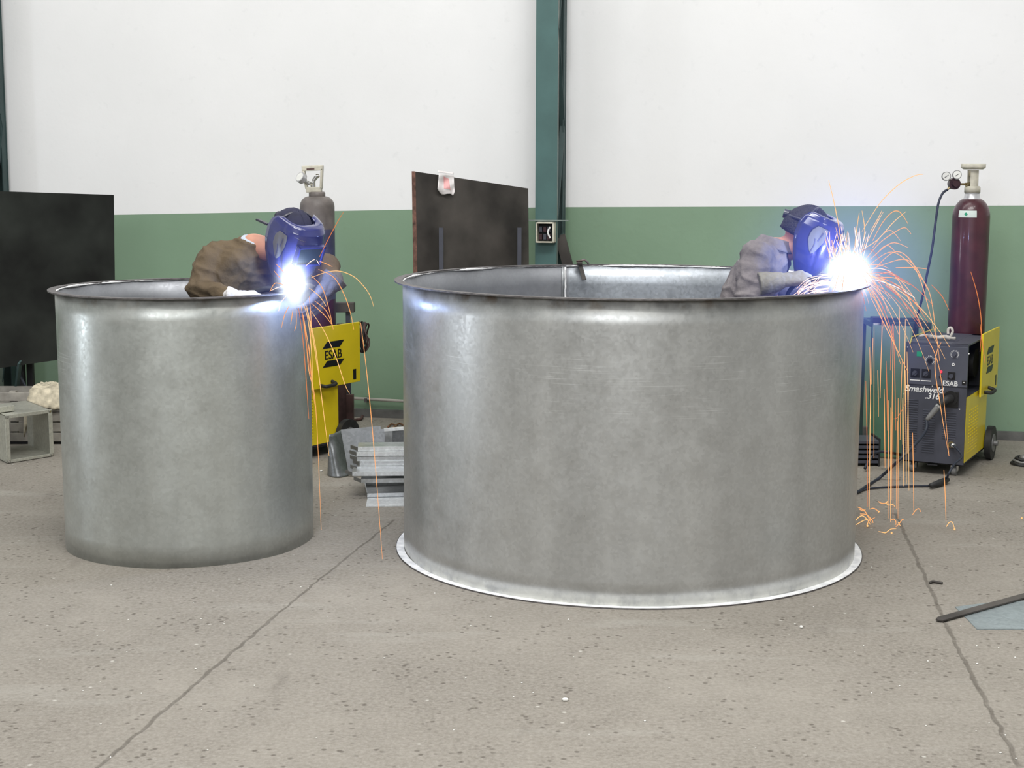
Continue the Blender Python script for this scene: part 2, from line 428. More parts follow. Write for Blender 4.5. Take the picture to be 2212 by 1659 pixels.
def floor_mat():
    mt, nt, b = new_mat('concrete_floor'); L = nt.links; N = nt.nodes
    tc = N.new('ShaderNodeTexCoord'); P = tc.outputs['Object']
    big = noise_n(nt, P, 1.1, 5, .6); mid = noise_n(nt, P, 7, 6, .7); fine = noise_n(nt, P, 60, 6, .75)
    c = mixc(nt, maprange(nt, big, .35, .65), (.198, .178, .153), (.285, .260, .226))
    c = mixc(nt, maprange(nt, mid, .35, .7, 0, .6), c, (.172, .154, .130))
    c = mixc(nt, maprange(nt, fine, .38, .68, 0, .75), c, (.37, .343, .303))
    st = noise_n(nt, P, 2.3, 4, .6, .35, 1.6, 1)
    c = mixc(nt, maprange(nt, st, .58, .72, 0, .35), c, (.40, .385, .35))
    # dark pits and pale flecks
    vo = N.new('ShaderNodeTexVoronoi'); vo.inputs['Scale'].default_value = 26; L.new(P, vo.inputs['Vector'])
    pit = math_n(nt, 'MULTIPLY', maprange(nt, vo.outputs['Distance'], .26, .12), maprange(nt, noise_n(nt, P, 5, 3), .46, .54))
    c = mixc(nt, math_n(nt, 'MULTIPLY', pit, .7), c, (.09, .075, .06))
    vo2 = N.new('ShaderNodeTexVoronoi'); vo2.inputs['Scale'].default_value = 11; L.new(P, vo2.inputs['Vector'])
    sc2 = N.new('ShaderNodeSeparateColor'); L.new(vo2.outputs['Color'], sc2.inputs[0])
    fk = math_n(nt, 'MULTIPLY', maprange(nt, vo2.outputs['Distance'], .10, .05), maprange(nt, sc2.outputs[0], .80, .82))
    c = mixc(nt, math_n(nt, 'MULTIPLY', fk, .6), c, (.62, .60, .55))
    # scuffed dark stains
    sk = noise_n(nt, P, 3.3, 3, .5, 1.6, .5, 1)
    c = mixc(nt, maprange(nt, sk, .66, .78, 0, .45), c, (.13, .115, .10))
    hgt = math_n(nt, 'ADD', math_n(nt, 'MULTIPLY', fine, .5), math_n(nt, 'MULTIPLY', pit, -1))
    # saw-cut joints
    sx = N.new('ShaderNodeSeparateXYZ'); L.new(P, sx.inputs[0])
    wob = math_n(nt, 'MULTIPLY', math_n(nt, 'SUBTRACT', noise_n(nt, P, 9, 4), .5), .035)
    tot = None
    for (a, q, wd) in ((fl(210, 1659), fl(600, 1325), .009), (fl(600, 1325), fl(852, 1122), .007), (fl(1935, 1110), fl(2062, 1385), .010), (fl(2062, 1385), fl(2205, 1659), .010)):
        d = Vector((q.x - a.x, q.y - a.y)); ln = d.length; d /= ln; nx, ny = -d.y, d.x
        e = math_n(nt, 'ADD', math_n(nt, 'MULTIPLY', math_n(nt, 'SUBTRACT', sx.outputs[0], a.x), nx), math_n(nt, 'MULTIPLY', math_n(nt, 'SUBTRACT', sx.outputs[1], a.y), ny))
        e = math_n(nt, 'ABSOLUTE', math_n(nt, 'ADD', e, wob))
        al = math_n(nt, 'ADD', math_n(nt, 'MULTIPLY', math_n(nt, 'SUBTRACT', sx.outputs[0], a.x), d.x), math_n(nt, 'MULTIPLY', math_n(nt, 'SUBTRACT', sx.outputs[1], a.y), d.y))
        k = math_n(nt, 'MULTIPLY', maprange(nt, e, wd, wd * .35), math_n(nt, 'MULTIPLY', maprange(nt, al, -.02, 0), maprange(nt, al, ln, ln - .02)))
        tot = k if tot is None else math_n(nt, 'MAXIMUM', tot, k)
    c = mixc(nt, math_n(nt, 'MULTIPLY', tot, maprange(nt, mid, .3, .7, .35, .8)), c, (.085, .072, .058))
    hgt = math_n(nt, 'ADD', hgt, math_n(nt, 'MULTIPLY', tot, -2))
    L.new(c, b.inputs['Base Color']); b.inputs['Roughness'].default_value = .75; b.inputs['Specular IOR Level'].default_value = .3
    bp = N.new('ShaderNodeBump'); bp.inputs['Strength'].default_value = .5; bp.inputs['Distance'].default_value = .006
    L.new(hgt, bp.inputs['Height']); L.new(bp.outputs[0], b.inputs['Normal'])
    return mt
M['floor'] = floor_mat()
def wall_mat(name, ca, cb, rough, scuff):
    mt, nt, b = new_mat(name); L = nt.links
    tc = nt.nodes.new('ShaderNodeTexCoord'); P = tc.outputs['Object']
    c = mixc(nt, maprange(nt, noise_n(nt, P, 1.0, 4, .55), .35, .65), ca, cb)
    c = mixc(nt, maprange(nt, noise_n(nt, P, 14, 4, .6), .62, .75, 0, .25), c, scuff)
    L.new(c, b.inputs['Base Color']); b.inputs['Roughness'].default_value = rough
    bp = nt.nodes.new('ShaderNodeBump'); bp.inputs['Strength'].default_value = .2; bp.inputs['Distance'].default_value = .004
    L.new(noise_n(nt, P, 30, 4), bp.inputs['Height']); L.new(bp.outputs[0], b.inputs['Normal'])
    return mt
M['wall_white'] = wall_mat('wall_whitewash', (.86, .862, .87), (.90, .90, .91), .8, (.72, .73, .74))
M['wall_green'] = wall_mat('wall_green_enamel', (.205, .315, .212), (.225, .340, .232), .45, (.19, .26, .17))
M['ceiling'] = mat('ceiling_grey', (.62, .63, .62), .8)
M['hall_wall'] = mat('hall_wall', (.60, .61, .60), .8)

XL, XR, YF, ZC = -9.0, 9.0, -8.0, 8.0
Yl = A.y + (XL - A.x) * wu.y / wu.x; Yr = A.y + (XR - A.x) * wu.y / wu.x
o = MB().box((XL, YF, -.1), (XR, Yl, 0)).build('floor', 'floor'); struct(o)
o = MB().box((XL, YF, ZC), (XR, Yl, ZC + .1)).build('ceiling', 'ceiling'); struct(o)
# back wall: green dado under a painted line that climbs a little to the right
uL = (Vector((XL, Yl, 0)) - A).dot(wu); uR = (Vector((XR, Yr, 0)) - A).dot(wu)
line = [(onwall(px, py)) for px, py in ((250, 464), (900, 452.5), (1215, 447.5), (1700, 446), (2212, 444))]
lu = [((p - A).dot(wu), p.z) for p in line]
lu = [(uL, lu[0][1] - .01)] + lu + [(uR, lu[-1][1])]
mb = MB(); vs = []
for u, z in lu: vs += [wl(u, 0), wl(u, z), wl(u, ZC)]
nn = len(lu)
for i in range(nn - 1):
    a, b_ = i * 3, i * 3 + 3
    mb.add([vs[a], vs[b_], vs[b_+1], vs[a+1]], [(0, 1, 2, 3)], 1)
    mb.add([vs[a+1], vs[b_+1], vs[b_+2], vs[a+2]], [(0, 1, 2, 3)], 0)
mb.add([wl(uL, 0, -.15), wl(uR, 0, -.15), wl(uR, ZC, -.15), wl(uL, ZC, -.15)], [(0, 1, 2, 3)], 0)
o = mb.build('wall_back', ['wall_white', 'wall_green'], fix=False); struct(o)
o = MB().box((XL - .1, YF, 0), (XL, Yl, ZC)).build('wall_left', 'hall_wall'); struct(o)
o = MB().box((XR, YF, 0), (XR + .1, Yr + .0, ZC)).build('wall_right', 'hall_wall'); struct(o)
o = MB().box((XL, YF - .1, 0), (XR, YF, ZC)).build('wall_front', 'hall_wall'); struct(o)
mb = MB(); mb.prism([wl(uL + .01, 0, .05), wl(uR - .01, 0, .05), wl(uR - .01, .055, .05), wl(uL + .01, .055, .05)], wn * .05)
o = mb.build('baseboard_back', 'curb'); struct(o)

# ------------------------------------------------------------------ steel columns
def column(u0, u1, off, depth, zt, label, name='steel_column', cm='column'):
    c0 = wl((u0 + u1) / 2, 0, off - depth / 2)
    t = thing(name, label, 'column', c0)
    mb = MB(); wd = .008
    def pr(ua, ub, oa, ob, za=0, zb=zt, mi=0, m_=None):
        (m_ or mb).prism([wl(ua, za, oa), wl(ub, za, oa), wl(ub, zb, oa), wl(ua, zb, oa)], wn * (oa - ob), mi)
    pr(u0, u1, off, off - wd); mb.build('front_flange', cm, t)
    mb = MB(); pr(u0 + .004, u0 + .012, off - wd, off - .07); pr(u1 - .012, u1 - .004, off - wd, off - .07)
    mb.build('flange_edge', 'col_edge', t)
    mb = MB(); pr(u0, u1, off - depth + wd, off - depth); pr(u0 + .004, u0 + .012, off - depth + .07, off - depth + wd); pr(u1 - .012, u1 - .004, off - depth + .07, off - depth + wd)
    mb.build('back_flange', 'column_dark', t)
    z = .2; k = 0
    while z < zt - .7:
        for uu in (u1 - .016, u0 + .016):
            mb = MB()
            oa, ob = (off - .05, off - depth + .05) if k % 2 == 0 else (off - depth + .05, off - .05)
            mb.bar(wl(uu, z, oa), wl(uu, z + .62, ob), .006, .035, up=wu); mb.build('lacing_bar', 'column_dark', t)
        z += .62; k += 1
    return t
pA = onwall(1157, 300, .50); pB = onwall(1204, 300, .50)
cu0 = (pA - A).dot(wu); cu1 = (pB - A).dot(wu)
ct = column(cu0, cu1, .50, .34, ZC, 'green riveted steel column with lacing bars rising up the wall behind the large tub')
pC = onwall(-102, 200, .30); pD = onwall(-30, 200, .30)
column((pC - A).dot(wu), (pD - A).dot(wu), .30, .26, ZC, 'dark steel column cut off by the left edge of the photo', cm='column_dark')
# mortar with a ragged edge behind the column
mb = MB(); pts = []; z = 0.02; uu = (onwall(1214, 300, .02) - A).dot(wu)
rng = random.Random(3)
while z < ZC: pts.append((uu + rng.uniform(-.016, .018) + .012 * math.sin(z * 2.3), z)); z += rng.uniform(.03, .10)
ua = uu - .16
for i in range(len(pts) - 1):
    (a, z0), (b_, z1) = pts[i], pts[i + 1]
    q = [wl(ua, z0, .03), wl(a, z0, .03), wl(b_, z1, .03), wl(ua, z1, .03)]
    mb.prism(q, wn * .028)
o = mb.build('trim_1', 'column_dark'); struct(o)
mb = MB()
for i in range(len(pts) - 1):
    (a, z0), (b_, z1) = pts[i], pts[i + 1]
    e0 = rng.uniform(.004, .016); e1 = rng.uniform(.004, .016)
    mb.prism([wl(a + .001, z0, .034), wl(a + e0, z0, .034), wl(b_ + e1, z1, .034), wl(b_ + .001, z1, .034)], wn * .032)
o = mb.build('trim_2', 'plaster'); struct(o)
# brace plate foot of the column
t = thing('column_brace', 'diagonal dark steel brace at the right foot of the green column', 'brace', wl(cu1 + .12, 0, .3))
mb = MB(); mb.bar(wl(cu1 + .004, (onwall(1206, 508, .4)).z, .40), wl(cu1 + .37, .02, .40), .07, .014, up=wn); mb.build('plate', 'brown_steel', t)
mb = MB(); mb.bar(wl(cu1 + .012, (onwall(1206, 508, .4)).z + .01, .36), wl(cu1 + .385, .03, .36), .02, .05, up=wn); mb.build('stiffener', 'column_dark', t)
# electrical box
e0 = onwall(1157, 480, .58); e1 = onwall(1197, 525, .58)
ue0 = (e0 - A).dot(wu); ue1 = (e1 - A).dot(wu); ze1, ze0 = e0.z, e1.z
t = thing('junction_box', 'open cream electrical box with dark wiring inside, fixed to the green column', 'electrical box', wl((ue0 + ue1) / 2, ze0, .54))
def wb(m_, ua, ub, za, zb, oa, ob, mi=0): m_.prism([wl(ua, za, oa), wl(ub, za, oa), wl(ub, zb, oa), wl(ua, zb, oa)], wn * (oa - ob), mi)
mb = MB(); wb(mb, ue0, ue1, ze0, ze1, .515, .505)
for a_, b2, c_, d_ in ((ue0, ue0 + .009, ze0, ze1), (ue1 - .014, ue1, ze0, ze1), (ue0, ue1, ze0, ze0 + .009), (ue0, ue1, ze1 - .009, ze1)): wb(mb, a_, b2, c_, d_, .58, .515)
mb.build('case', 'cream', t, bevel=.002)
mb = MB(); wb(mb, ue0 + .011, ue1 - .016, ze0 + .011, ze1 - .011, .522, .5155); mb.build('back_plate', 'dark', t)
for i in range(3):
    for j in range(2):
        mb = MB(); a_ = ue0 + .016 + i * .028; c_ = ze0 + .02 + j * .05
        wb(mb, a_, a_ + .022, c_, c_ + .035, .55, .522); mb.build('contactor', 'machine_grey' if (i + j) % 2 else 'reg_dark', t, bevel=.002)
mb = MB(); mb.tube(smoothpath([wl(ue1 - .03, ze0 + .03, .56), wl(ue1 - .045, ze0 + .07, .565), wl(ue1 - .03, ze1 - .03, .56)]), .006); mb.build('wire', 'white_paint', t)
mb = MB(); wb(mb, cu0 - .09, cu1 + .08, ze1 + .006, ze1 + .013, .512, .502)
o = mb.build('flat_bar', 'col_edge'); tag(o, 'thin flat steel bar lying across the column just above the electrical box', 'bar')

# ------------------------------------------------------------------ tubs
def tub(name, cx, cy, R, Hh, matn, label, foot, seam=None):
    t = thing(name, label, 'tub', (cx, cy, 0))
    n = 160; th = .004
    def wobble(a, z): return .004 * math.sin(3 * a + 1 + .5 * z) + .0022 * math.sin(7 * a + z) + .0012 * math.sin(12 * a + 2 + .6 * z)
    zb = .003 if foot else 0.0
    mb = MB(); vs = []; fs = []; rows = 13
    for side in (0, 1):
        for i in range(rows):
            z = zb + (Hh - zb) * i / (rows - 1)
            for j in range(n):
                a = 2*PI*j/n; r = R - side * th + wobble(a, z)
                vs.append(Vector((cx + r*math.cos(a), cy + r*math.sin(a), z)))
    for side in (0, 1):
        for i in range(rows - 1):
            for j in range(n):
                q = side*rows*n + i*n
                fs.append((q+j, q+(j+1)%n, q+n+(j+1)%n, q+n+j))
    for j in range(n):
        for rr in (0, rows - 1):
            fs.append((rr*n+j, rr*n+(j+1)%n, rows*n+rr*n+(j+1)%n, rows*n+rr*n+j))
    mb.add([v - Vector((cx, cy, 0)) for v in vs], fs, 0, True)
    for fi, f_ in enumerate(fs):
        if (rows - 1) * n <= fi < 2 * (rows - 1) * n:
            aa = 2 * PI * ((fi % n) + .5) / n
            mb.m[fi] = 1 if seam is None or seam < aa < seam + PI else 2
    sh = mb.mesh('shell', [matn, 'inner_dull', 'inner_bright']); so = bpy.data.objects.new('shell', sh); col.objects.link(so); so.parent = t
    # keep the shell in the tub's own coordinates so that its height drives the material
    fl_w = .032
    def ring(z0, z1, r0, r1, nm, mts, mi=None):
        mb = MB(); mb.lathe([(r0, z0), (r1, z0), (r1, z1), (r0, z1)], (0, 0, 0), n, 0, False, True)
        o = mb.build(nm, mts); o.parent = t; return o
    ring(Hh - .002, Hh + .004, R - .006, R + fl_w, 'top_flange', 'edge')
    mb = MB(); rg = random.Random(len(name) + int(R * 100)); pts = []; rs = []; nb_ = int(2 * PI * R / .012)
    for q in range(nb_):
        aa = 2 * PI * q / nb_; lump = noise.noise(Vector((math.cos(aa) * R * 6, math.sin(aa) * R * 6, 3)))
        rs.append(max(.0012, .0035 + .006 * lump + rg.uniform(-.0012, .0012))); rr_ = R - .0055 + wobble(aa, Hh)
        pts.append((rr_ * math.cos(aa), rr_ * math.sin(aa), Hh - .003))
    mb.tube(pts, rs, 6, closed=True)
    o = mb.build('weld_bead', 'zinc_white'); o.parent = t; o['label'] = 'pale blistered weld bead inside the rim'
    if foot:
        ring(0.0, .006, R - .004, R + fl_w, 'bottom_flange', ['zinc_white'])
        o = t.children[-1]; o['label'] = 'white burnt zinc flange on the floor'
        mb = MB(); mb.lathe([(R + fl_w + .001, 0), (R + fl_w + .0035, 0), (R + fl_w + .0035, .006), (R + fl_w + .001, .006)], (0, 0, 0), n, 0, False, True)
        o = mb.build('flange_lip', 'edge'); o.parent = t
    return t
def tubpt(T, ang, z, dr=0): return Vector((T[0] + (T[2] + dr) * math.cos(ang), T[1] + (T[2] + dr) * math.sin(ang), z))
def ang_for(T, px, back=True, z=1.2):
    best = None
    for k in range(0, 1800):
        a = (k / 1800 * PI) if back else (PI + k / 1800 * PI)
        p = tubpt(T, a, z); d = p - CAMP; x = d.dot(RV) / d.dot(DV) * F + W / 2
        if best is None or abs(x - px) < best[0]: best = (abs(x - px), a)
    return best[1]
T1 = (-1.567, 7.293, .5906, 1.2156); T2 = (.552, 7.176, 1.0698, 1.2688)
tubA = tub('sheet_metal_tub', *T1, 'tub_small', 'smaller galvanised steel tub on the left, plain at its foot, with a welder inside', False)
tubB = tub('sheet_metal_tub', *T2, 'tub_large', 'large wide galvanised steel tub with a white scorched flange on the floor', True, ang_for(T2, 1220))
# vertical lap seam inside the large tub and a light patch beside it
sa = ang_for(T2, 1220)
mb = MB(); pts = []
for k in range(60):
    pts.append(tubpt(T2, sa + random.uniform(-.002, .002), .01 + k * (T2[3] - .02) / 59, -.006))
mb.tube(pts, .006, 6)
o = mb.build('seam_weld', 'zinc_white'); o.parent = tubB; o.matrix_parent_inverse = tubB.matrix_basis.inverted(); o['label'] = 'pale vertical weld seam'
mb = MB(); q = []
def lap(u, v): return tubpt(T2, sa - .002 + .02 * u, .01 + v * (T2[3] - .02), -.0065)
mb.grid(lap, 4, 12); o = mb.build('seam_lap', 'galv_dark', solid=.002); o.parent = tubB; o.matrix_parent_inverse = tubB.matrix_basis.inverted()
# steel clamp piece hooked over the far rim
ca = ang_for(T2, 1258)
t = thing('rim_clamp', 'short rusty steel angle clamp hooked over the far rim of the large tub', 'clamp', tubpt(T2, ca, T2[3]))
mb = MB(); top = at(1253, 571, tubpt(T2, ca, 1).y - .03); bot = at(1262, 604, tubpt(T2, ca, 1).y - .05)
mb.bar(top, bot, .022, .010, up=(0, 1, 0)); mb.bar(top + Vector((.009, .01, 0)), bot + Vector((.009, .01, 0)), .005, .022, up=(0, 1, 0)); mb.build('bar', 'brown_steel', t, bevel=.001)
mb = MB(); mb.bar(top + Vector((-.004, -.02, .004)), top + Vector((.0, .07, .010)), .03, .012); mb.build('hook', 'brown_steel', t, bevel=.001)
mb = MB(); mb.tube(smoothpath([top + Vector((.0, .03, .012)), top + Vector((.02, .03, .022)), top + Vector((.04, .03, .012)), top + Vector((.046, .03, .0))]), .006); mb.build('jaw', 'edge', t)
mb = MB(); mb.cyl(top + Vector((-.02, .02, .016)), top + Vector((.03, .02, .02)), .004, 8); mb.build('pin', 'redbrown', t)

# ------------------------------------------------------------------ welding machines and gas bottles
def zx(x): return (x - 120) / 675 * .36 - .18
def zz(y): return .78 - (y - 172) / 1290 * .71
def machine(loc, rz, label):
    t = thing('welding_machine', label, 'welding machine', loc, rz, local=True)
    D = .60; w2 = .18; z0, z1 = .075, .78
    def P(mb, n, m_, par=t, **k): return mb.build(n, m_, par, **k)
    zs = .47      # yellow side below, feeder bay above
    mb = MB(); mb.box((-w2, .004, z0), (w2 - .10, D, z1)); mb.box((w2 - .10, .004, z0), (w2 - .003, D, zs)); mb.box((w2 - .10, D - .06, zs), (w2 - .003, D, z1)); mb.box((w2 - .10, .004, z1 - .012), (w2 - .003, D, z1)); mb.box((w2 - .10, .004, zs), (w2 - .003, .03, z1))
    P(mb, 'cabinet', 'machine_grey', bevel=.003)
    mb = MB(); mb.box((-w2, -.006, z0), (w2, .004, z1))
    for xa, xb, ya, yb in ((145, 280, 790, 1345), (340, 470, 890, 1355), (555, 700, 900, 1185)):
        y = ya
        while y < yb:
            mb.box((zx(xa), -.0105, zz(y) - .0032), (zx(xb), -.005, zz(y)), 1); y += 25
    P(mb, 'front_panel', ['machine_grey', 'panel_grey'])
    mb = MB(); mb.box((zx(150), -.012, zz(622)), (zx(798), -.006, zz(200))); cp = P(mb, 'control_panel', 'panel_grey', bevel=.0015)
    # dials
    def dial(x, y, r, ticks, knob):
        X, Z = zx(x), zz(y)
        if ticks:
            mb = MB()
            for k in range(ticks):
                a = math.radians(-50 + 280 * k / (ticks - 1)); c_, s_ = math.cos(a), math.sin(a)
                mb.bar((X + c_ * r * .8, -.0124, Z + s_ * r * .8), (X + c_ * r * 1.15, -.0124, Z + s_ * r * 1.15), .0022, .001, up=(0, 1, 0))
            P(mb, 'dial_scale', 'white_paint', cp)
        if knob:
            mb = MB(); mb.cyl((X, -.012, Z), (X, -.030, Z), r * .55, 20, 0, r * .45); mb.box((X - .0015, -.031, Z), (X + .0015, -.029, Z + r * .4)); P(mb, 'knob', knob, cp)
    dial(392, 358, .026, 15, 'black'); dial(655, 278, .022, 17, 'panel_grey')
    mb = MB(); X, Z = zx(645), zz(386); mb.lathe([(.0045, 0), (.009, 0), (.009, .003), (.0045, .003)], (0, 0, 0), 20, closed=True)
    mb.v = [Vector((X + v.x, -.012 - v.z, Z + v.y)) for v in mb.v]; P(mb, 'socket_ring', 'white_paint', cp)
    for x in (238, 358):
        X, Z = zx(x), zz(500); mb = MB(); mb.box((X - .026, -.015, Z - .026), (X + .026, -.012, Z + .026)); kb = P(mb, 'switch_plate', 'black', cp)
        mb = MB(); mb.cyl((X, -.015, Z), (X, -.028, Z), .014, 18); mb.bar((X - .012, -.030, Z - .010), (X + .012, -.030, Z + .012), .006, .006, up=(0, 1, 0)); P(mb, 'selector', 'machine_grey', cp)
        mb = MB(); mb.box((X - .030, -.0126, zz(583)), (X + .030, -.0119, zz(573))); P(mb, 'white_line', 'white_paint', cp)
    X, Z = zx(630), zz(508); mb = MB(); mb.box((X - .022, -.015, Z - .022), (X + .022, -.012, Z + .022)); P(mb, 'switch_plate', 'black', cp)
    mb = MB(); mb.cyl((X, -.015, Z), (X, -.03, Z), .013, 18); P(mb, 'knob', 'machine_grey', cp)
    mb = MB(); X, Z = zx(275), zz(295); mb.box((X - .015, -.0135, Z - .014), (X + .015, -.0119, Z + .014)); P(mb, 'green_sticker', 'green_label', cp)
    mb = MB(); X, Z = zx(518), zz(470); mb.cyl((X, -.012, Z), (X, -.017, Z), .007, 14); P(mb, 'pilot_lamp', 'red_led', cp)
    mb = MB(); X, Z = zx(512), zz(525); mb.cyl((X, -.012, Z), (X, -.017, Z), .008, 14); P(mb, 'push_button', 'reg_dark', cp)
    mb = MB(); X, Z = zx(768), zz(568); mb.box((X - .012, -.018, Z - .012), (X + .012, -.012, Z + .012)); P(mb, 'latch', 'black', cp, bevel=.002)
    for x, y in ((145, 228), (805, 262), (768, 568), (122, 737), (676, 770), (730, 857), (626, 676), (428, 630), (470, 838)):
        X, Z = zx(x), zz(y); yy = -.0185 if x == 768 else (-.0125 if y < 600 else -.007)
        mb = MB(); mb.cyl((X, yy + .001, Z), (X, yy - .001, Z), .0035, 10); P(mb, 'screw', 'white_paint')
    # lettering
    def ft(n, s, x, y, size, shear=0, bold=.0, par=t, yy=-.0068):
        mtx = Matrix.Translation((zx(x), yy, zz(y))) @ Matrix.Rotation(PI / 2, 4, 'X')
        return text(n, s, size, mtx, 'white_paint', par, shear, bold)
    ft('brand_lettering', 'ESAB', 538, 613, .0400, 0, .0009, cp, -.0128)
    ft('model_lettering', 'Smashweld', 126, 700, .0500, .25, .0009)
    ft('model_number', '.316', 352, 768, .0480, .25, .0009)
    mb = MB(); mb.cyl((zx(632), -.006, zz(745)), (zx(632), -.022, zz(745)), .042, 28); mb.box((zx(632) - .03, -.014, zz(745) - .055), (zx(632) + .045, -.006, zz(745) + .04)); P(mb, 'torch_socket', 'black', bevel=.003)
    mb = MB(); mb.cyl((zx(658), -.006, zz(1240)), (zx(658), -.02, zz(1240)), .018, 20); P(mb, 'earth_socket', 'brass')
    # yellow side and feeder bay
    for s in (1, -1):
        top_ = zs if s == 1 else z1 - .01
        mb = MB(); mb.box(((w2 - .003) if s == 1 else -w2 - .002, .006, z0 + .012), ((w2 + .002) if s == 1 else -w2 + .0, D - .002, top_))
        for i in range(14):
            for j in range(5):
                yc = .10 + j * .055; zc = .13 + i * .019
                x_ = (w2 + .0015) if s == 1 else (-w2 - .0045)
                mb.box((x_, yc, zc), (x_ + .003, yc + .03, zc + .006))
        P(mb, 'side_panel', 'yellow')
    mb = MB(); mb.box((w2 - .0995, .032, zs + .002), (w2 - .096, D - .062, z1 - .014)); P(mb, 'feeder_bay', 'dark')
    mb = MB(); mb.cyl((w2 - .09, .38, .63), (w2 - .03, .38, .63), .085, 28); P(mb, 'wire_spool', 'black')
    mb = MB(); mb.box((w2 - .09, .06, .53), (w2 - .05, .17, .62)); mb.cyl((w2 - .05, .10, .575), (w2 - .03, .10, .575), .025, 20); P(mb, 'wire_feeder', 'machine_grey', bevel=.003)
    # open door reaching past the rear edge
    dx = w2 + .012; y0, y1, za, zb = .30, .80, .435, .815
    dr = MB().box((dx, y0, za), (dx + .012, y1, zb)).build('side_door', 'yellow', t, bevel=.003)
    dr['label'] = 'open yellow side door with black logo'
    X = dx + .0125; yc = (y0 + y1) / 2 - .02; zc = .64
    def para(za_, zb_, sh=.045, wdt=.17):
        q = [(X - .001, yc - wdt/2 - sh/2, za_), (X - .001, yc + wdt/2 - sh/2, za_), (X - .001, yc + wdt/2 + sh/2, zb_), (X - .001, yc - wdt/2 + sh/2, zb_)]
        return MB().prism(q, (.002, 0, 0))
    mb = para(zc + .038, zc + .078); P(mb, 'logo_bar', 'black', dr)
    mb = para(zc - .078, zc - .040); P(mb, 'logo_bar', 'black', dr)
    mtx = Matrix.Translation((X, yc - .088, zc - .030)) @ Matrix.Rotation(PI / 2, 4, 'Z') @ Matrix.Rotation(PI / 2, 4, 'X')
    text('logo_lettering', 'ESAB', .078, mtx, 'black', dr, 0, .0012)
    mb = MB(); mb.box((X - .001, y1 - .075, za + .02), (X + .0008, y1 - .045, za + .085)); P(mb, 'warning_sticker', 'black', dr)
    mb = MB(); mb.tube(smoothpath([(X, .40, .455), (X + .035, .405, .452), (X + .04, .45, .452), (X + .04, .50, .458), (X, .51, .47)]), .011, 10); P(mb, 'handle', 'rubber', dr)
    # undercarriage
    mb = MB(); mb.box((-w2 + .01, .02, z0 - .012), (w2 - .01, D + .30, z0)); mb.box((-.03, .0, z0 - .02), (.03, D, z0 - .012)); P(mb, 'base_plate', 'dark', bevel=.002)
    for sx_ in (-1, 1):
        X = sx_ * .12
        mb = MB(); mb.cyl((X - .013, .05, .03), (X + .013, .05, .03), .03, 22); c_ = P(mb, 'caster', 'wheel_grey')
        mb = MB(); mb.box((X - .02, .035, .028), (X - .014, .065, z0 - .012)); mb.box((X + .014, .035, .028), (X + .02, .065, z0 - .012)); P(mb, 'fork', 'chrome', c_)
        X = sx_ * (w2 + .025)
        mb = MB(); mb.cyl((X - .018, D + .06, .105), (X + .018, D + .06, .105), .105, 36); wh = P(mb, 'rear_wheel', 'rubber', bevel=.008)
        mb = MB(); mb.cyl((X - .022, D + .06, .105), (X + .022, D + .06, .105), .055, 28); mb.cyl((X - .04, D + .06, .105), (X + .045, D + .06, .105), .016, 14); P(mb, 'hub', 'wheel_grey', wh)
    mb = MB(); mb.cyl((-w2 - .02, D + .06, .105), (w2 + .02, D + .06, .105), .010, 12); P(mb, 'axle', 'chrome')
    mb = MB()
    for sx_ in (-1, 1): mb.bar((sx_ * .14, D + .01, z0), (sx_ * .14, D + .01, .60), .02, .02)
    mb.bar((-.14, D + .01, .59), (.14, D + .01, .59), .02, .02)
    P(mb, 'bottle_rack', 'machine_grey')
    return t
mR = machine((2.472, 8.855, 0), math.radians(-28), 'charcoal and yellow wheeled welding machine at the right, its control panel facing out')
mL = machine((-1.561, 9.086, 0), math.radians(-32), 'yellow sided welding machine half hidden behind the smaller tub, side door open')

def bottle(name, loc, zbase, spec, label):
    t = thing(name, label, 'gas cylinder', (loc[0], loc[1], zbase))
    return t
def wire_gauge(t, c, r, nrm, par, name='gauge'):
    nrm = Vector(nrm).normalized(); c = Vector(c)
    mb = MB(); mb.cyl(c, c + nrm * .022, r, 28); g = mb.build(name, 'wheel_grey', par)
    mb = MB(); mb.cyl(c + nrm * .0221, c + nrm * .0235, r * .84, 28); mb.build('gauge_face', 'gauge_face', g)
    mb = MB(); mb.bar(c + nrm * .0245 + Vector((-r * .4, 0, -r * .3)), c + nrm * .0245 + Vector((r * .5, 0, r * .3)), .003, .001, up=nrm); mb.build('needle', 'black', g)
    return g
# right bottle
Yb = 9.49; px_mid = 2093
def bz(py, Y=Yb): return at(px_mid, py, Y).z
c0 = at(px_mid, 700, Yb); cxr = (at(px_mid, 455, Yb).x + c0.x) / 2
t = thing('gas_cylinder', 'maroon gas cylinder with cream valve guard standing behind the right-hand welding machine', 'gas cylinder', (cxr, Yb, .075))
Rb = .1125
z_sh = bz(468); zn = bz(417)
mb = MB(); prof = [(0, .078), (Rb * .9, .078), (Rb, .10), (Rb, z_sh)]
for k in range(1, 9):
    a = k / 8 * PI / 2; prof.append((.046 + (Rb - .046) * math.cos(a) ** 1.25, z_sh + (bz(429) - z_sh) * math.sin(a)))
mb.lathe(prof, (cxr, Yb, 0), 48); mb.build('cylinder_body', 'bottle_maroon', t)
mb = MB(); mb.lathe([(.060, bz(432)), (.047, bz(427)), (.044, bz(416)), (.0, bz(416))], (cxr, Yb, 0), 40); mb.build('neck', 'silver_paint', t)
def lab(u, v):
    a = -PI * .5 - 1.0 + u * 1.0; z = z_sh - .002 + v * .042; s = min(1, max(0, (z - z_sh) / (bz(429) - z_sh)))
    r = .046 + (Rb - .046) * (math.cos(math.asin(s)) ** 1.25) + .0015
    return Vector((cxr + r * math.cos(a), Yb + r * math.sin(a), z))
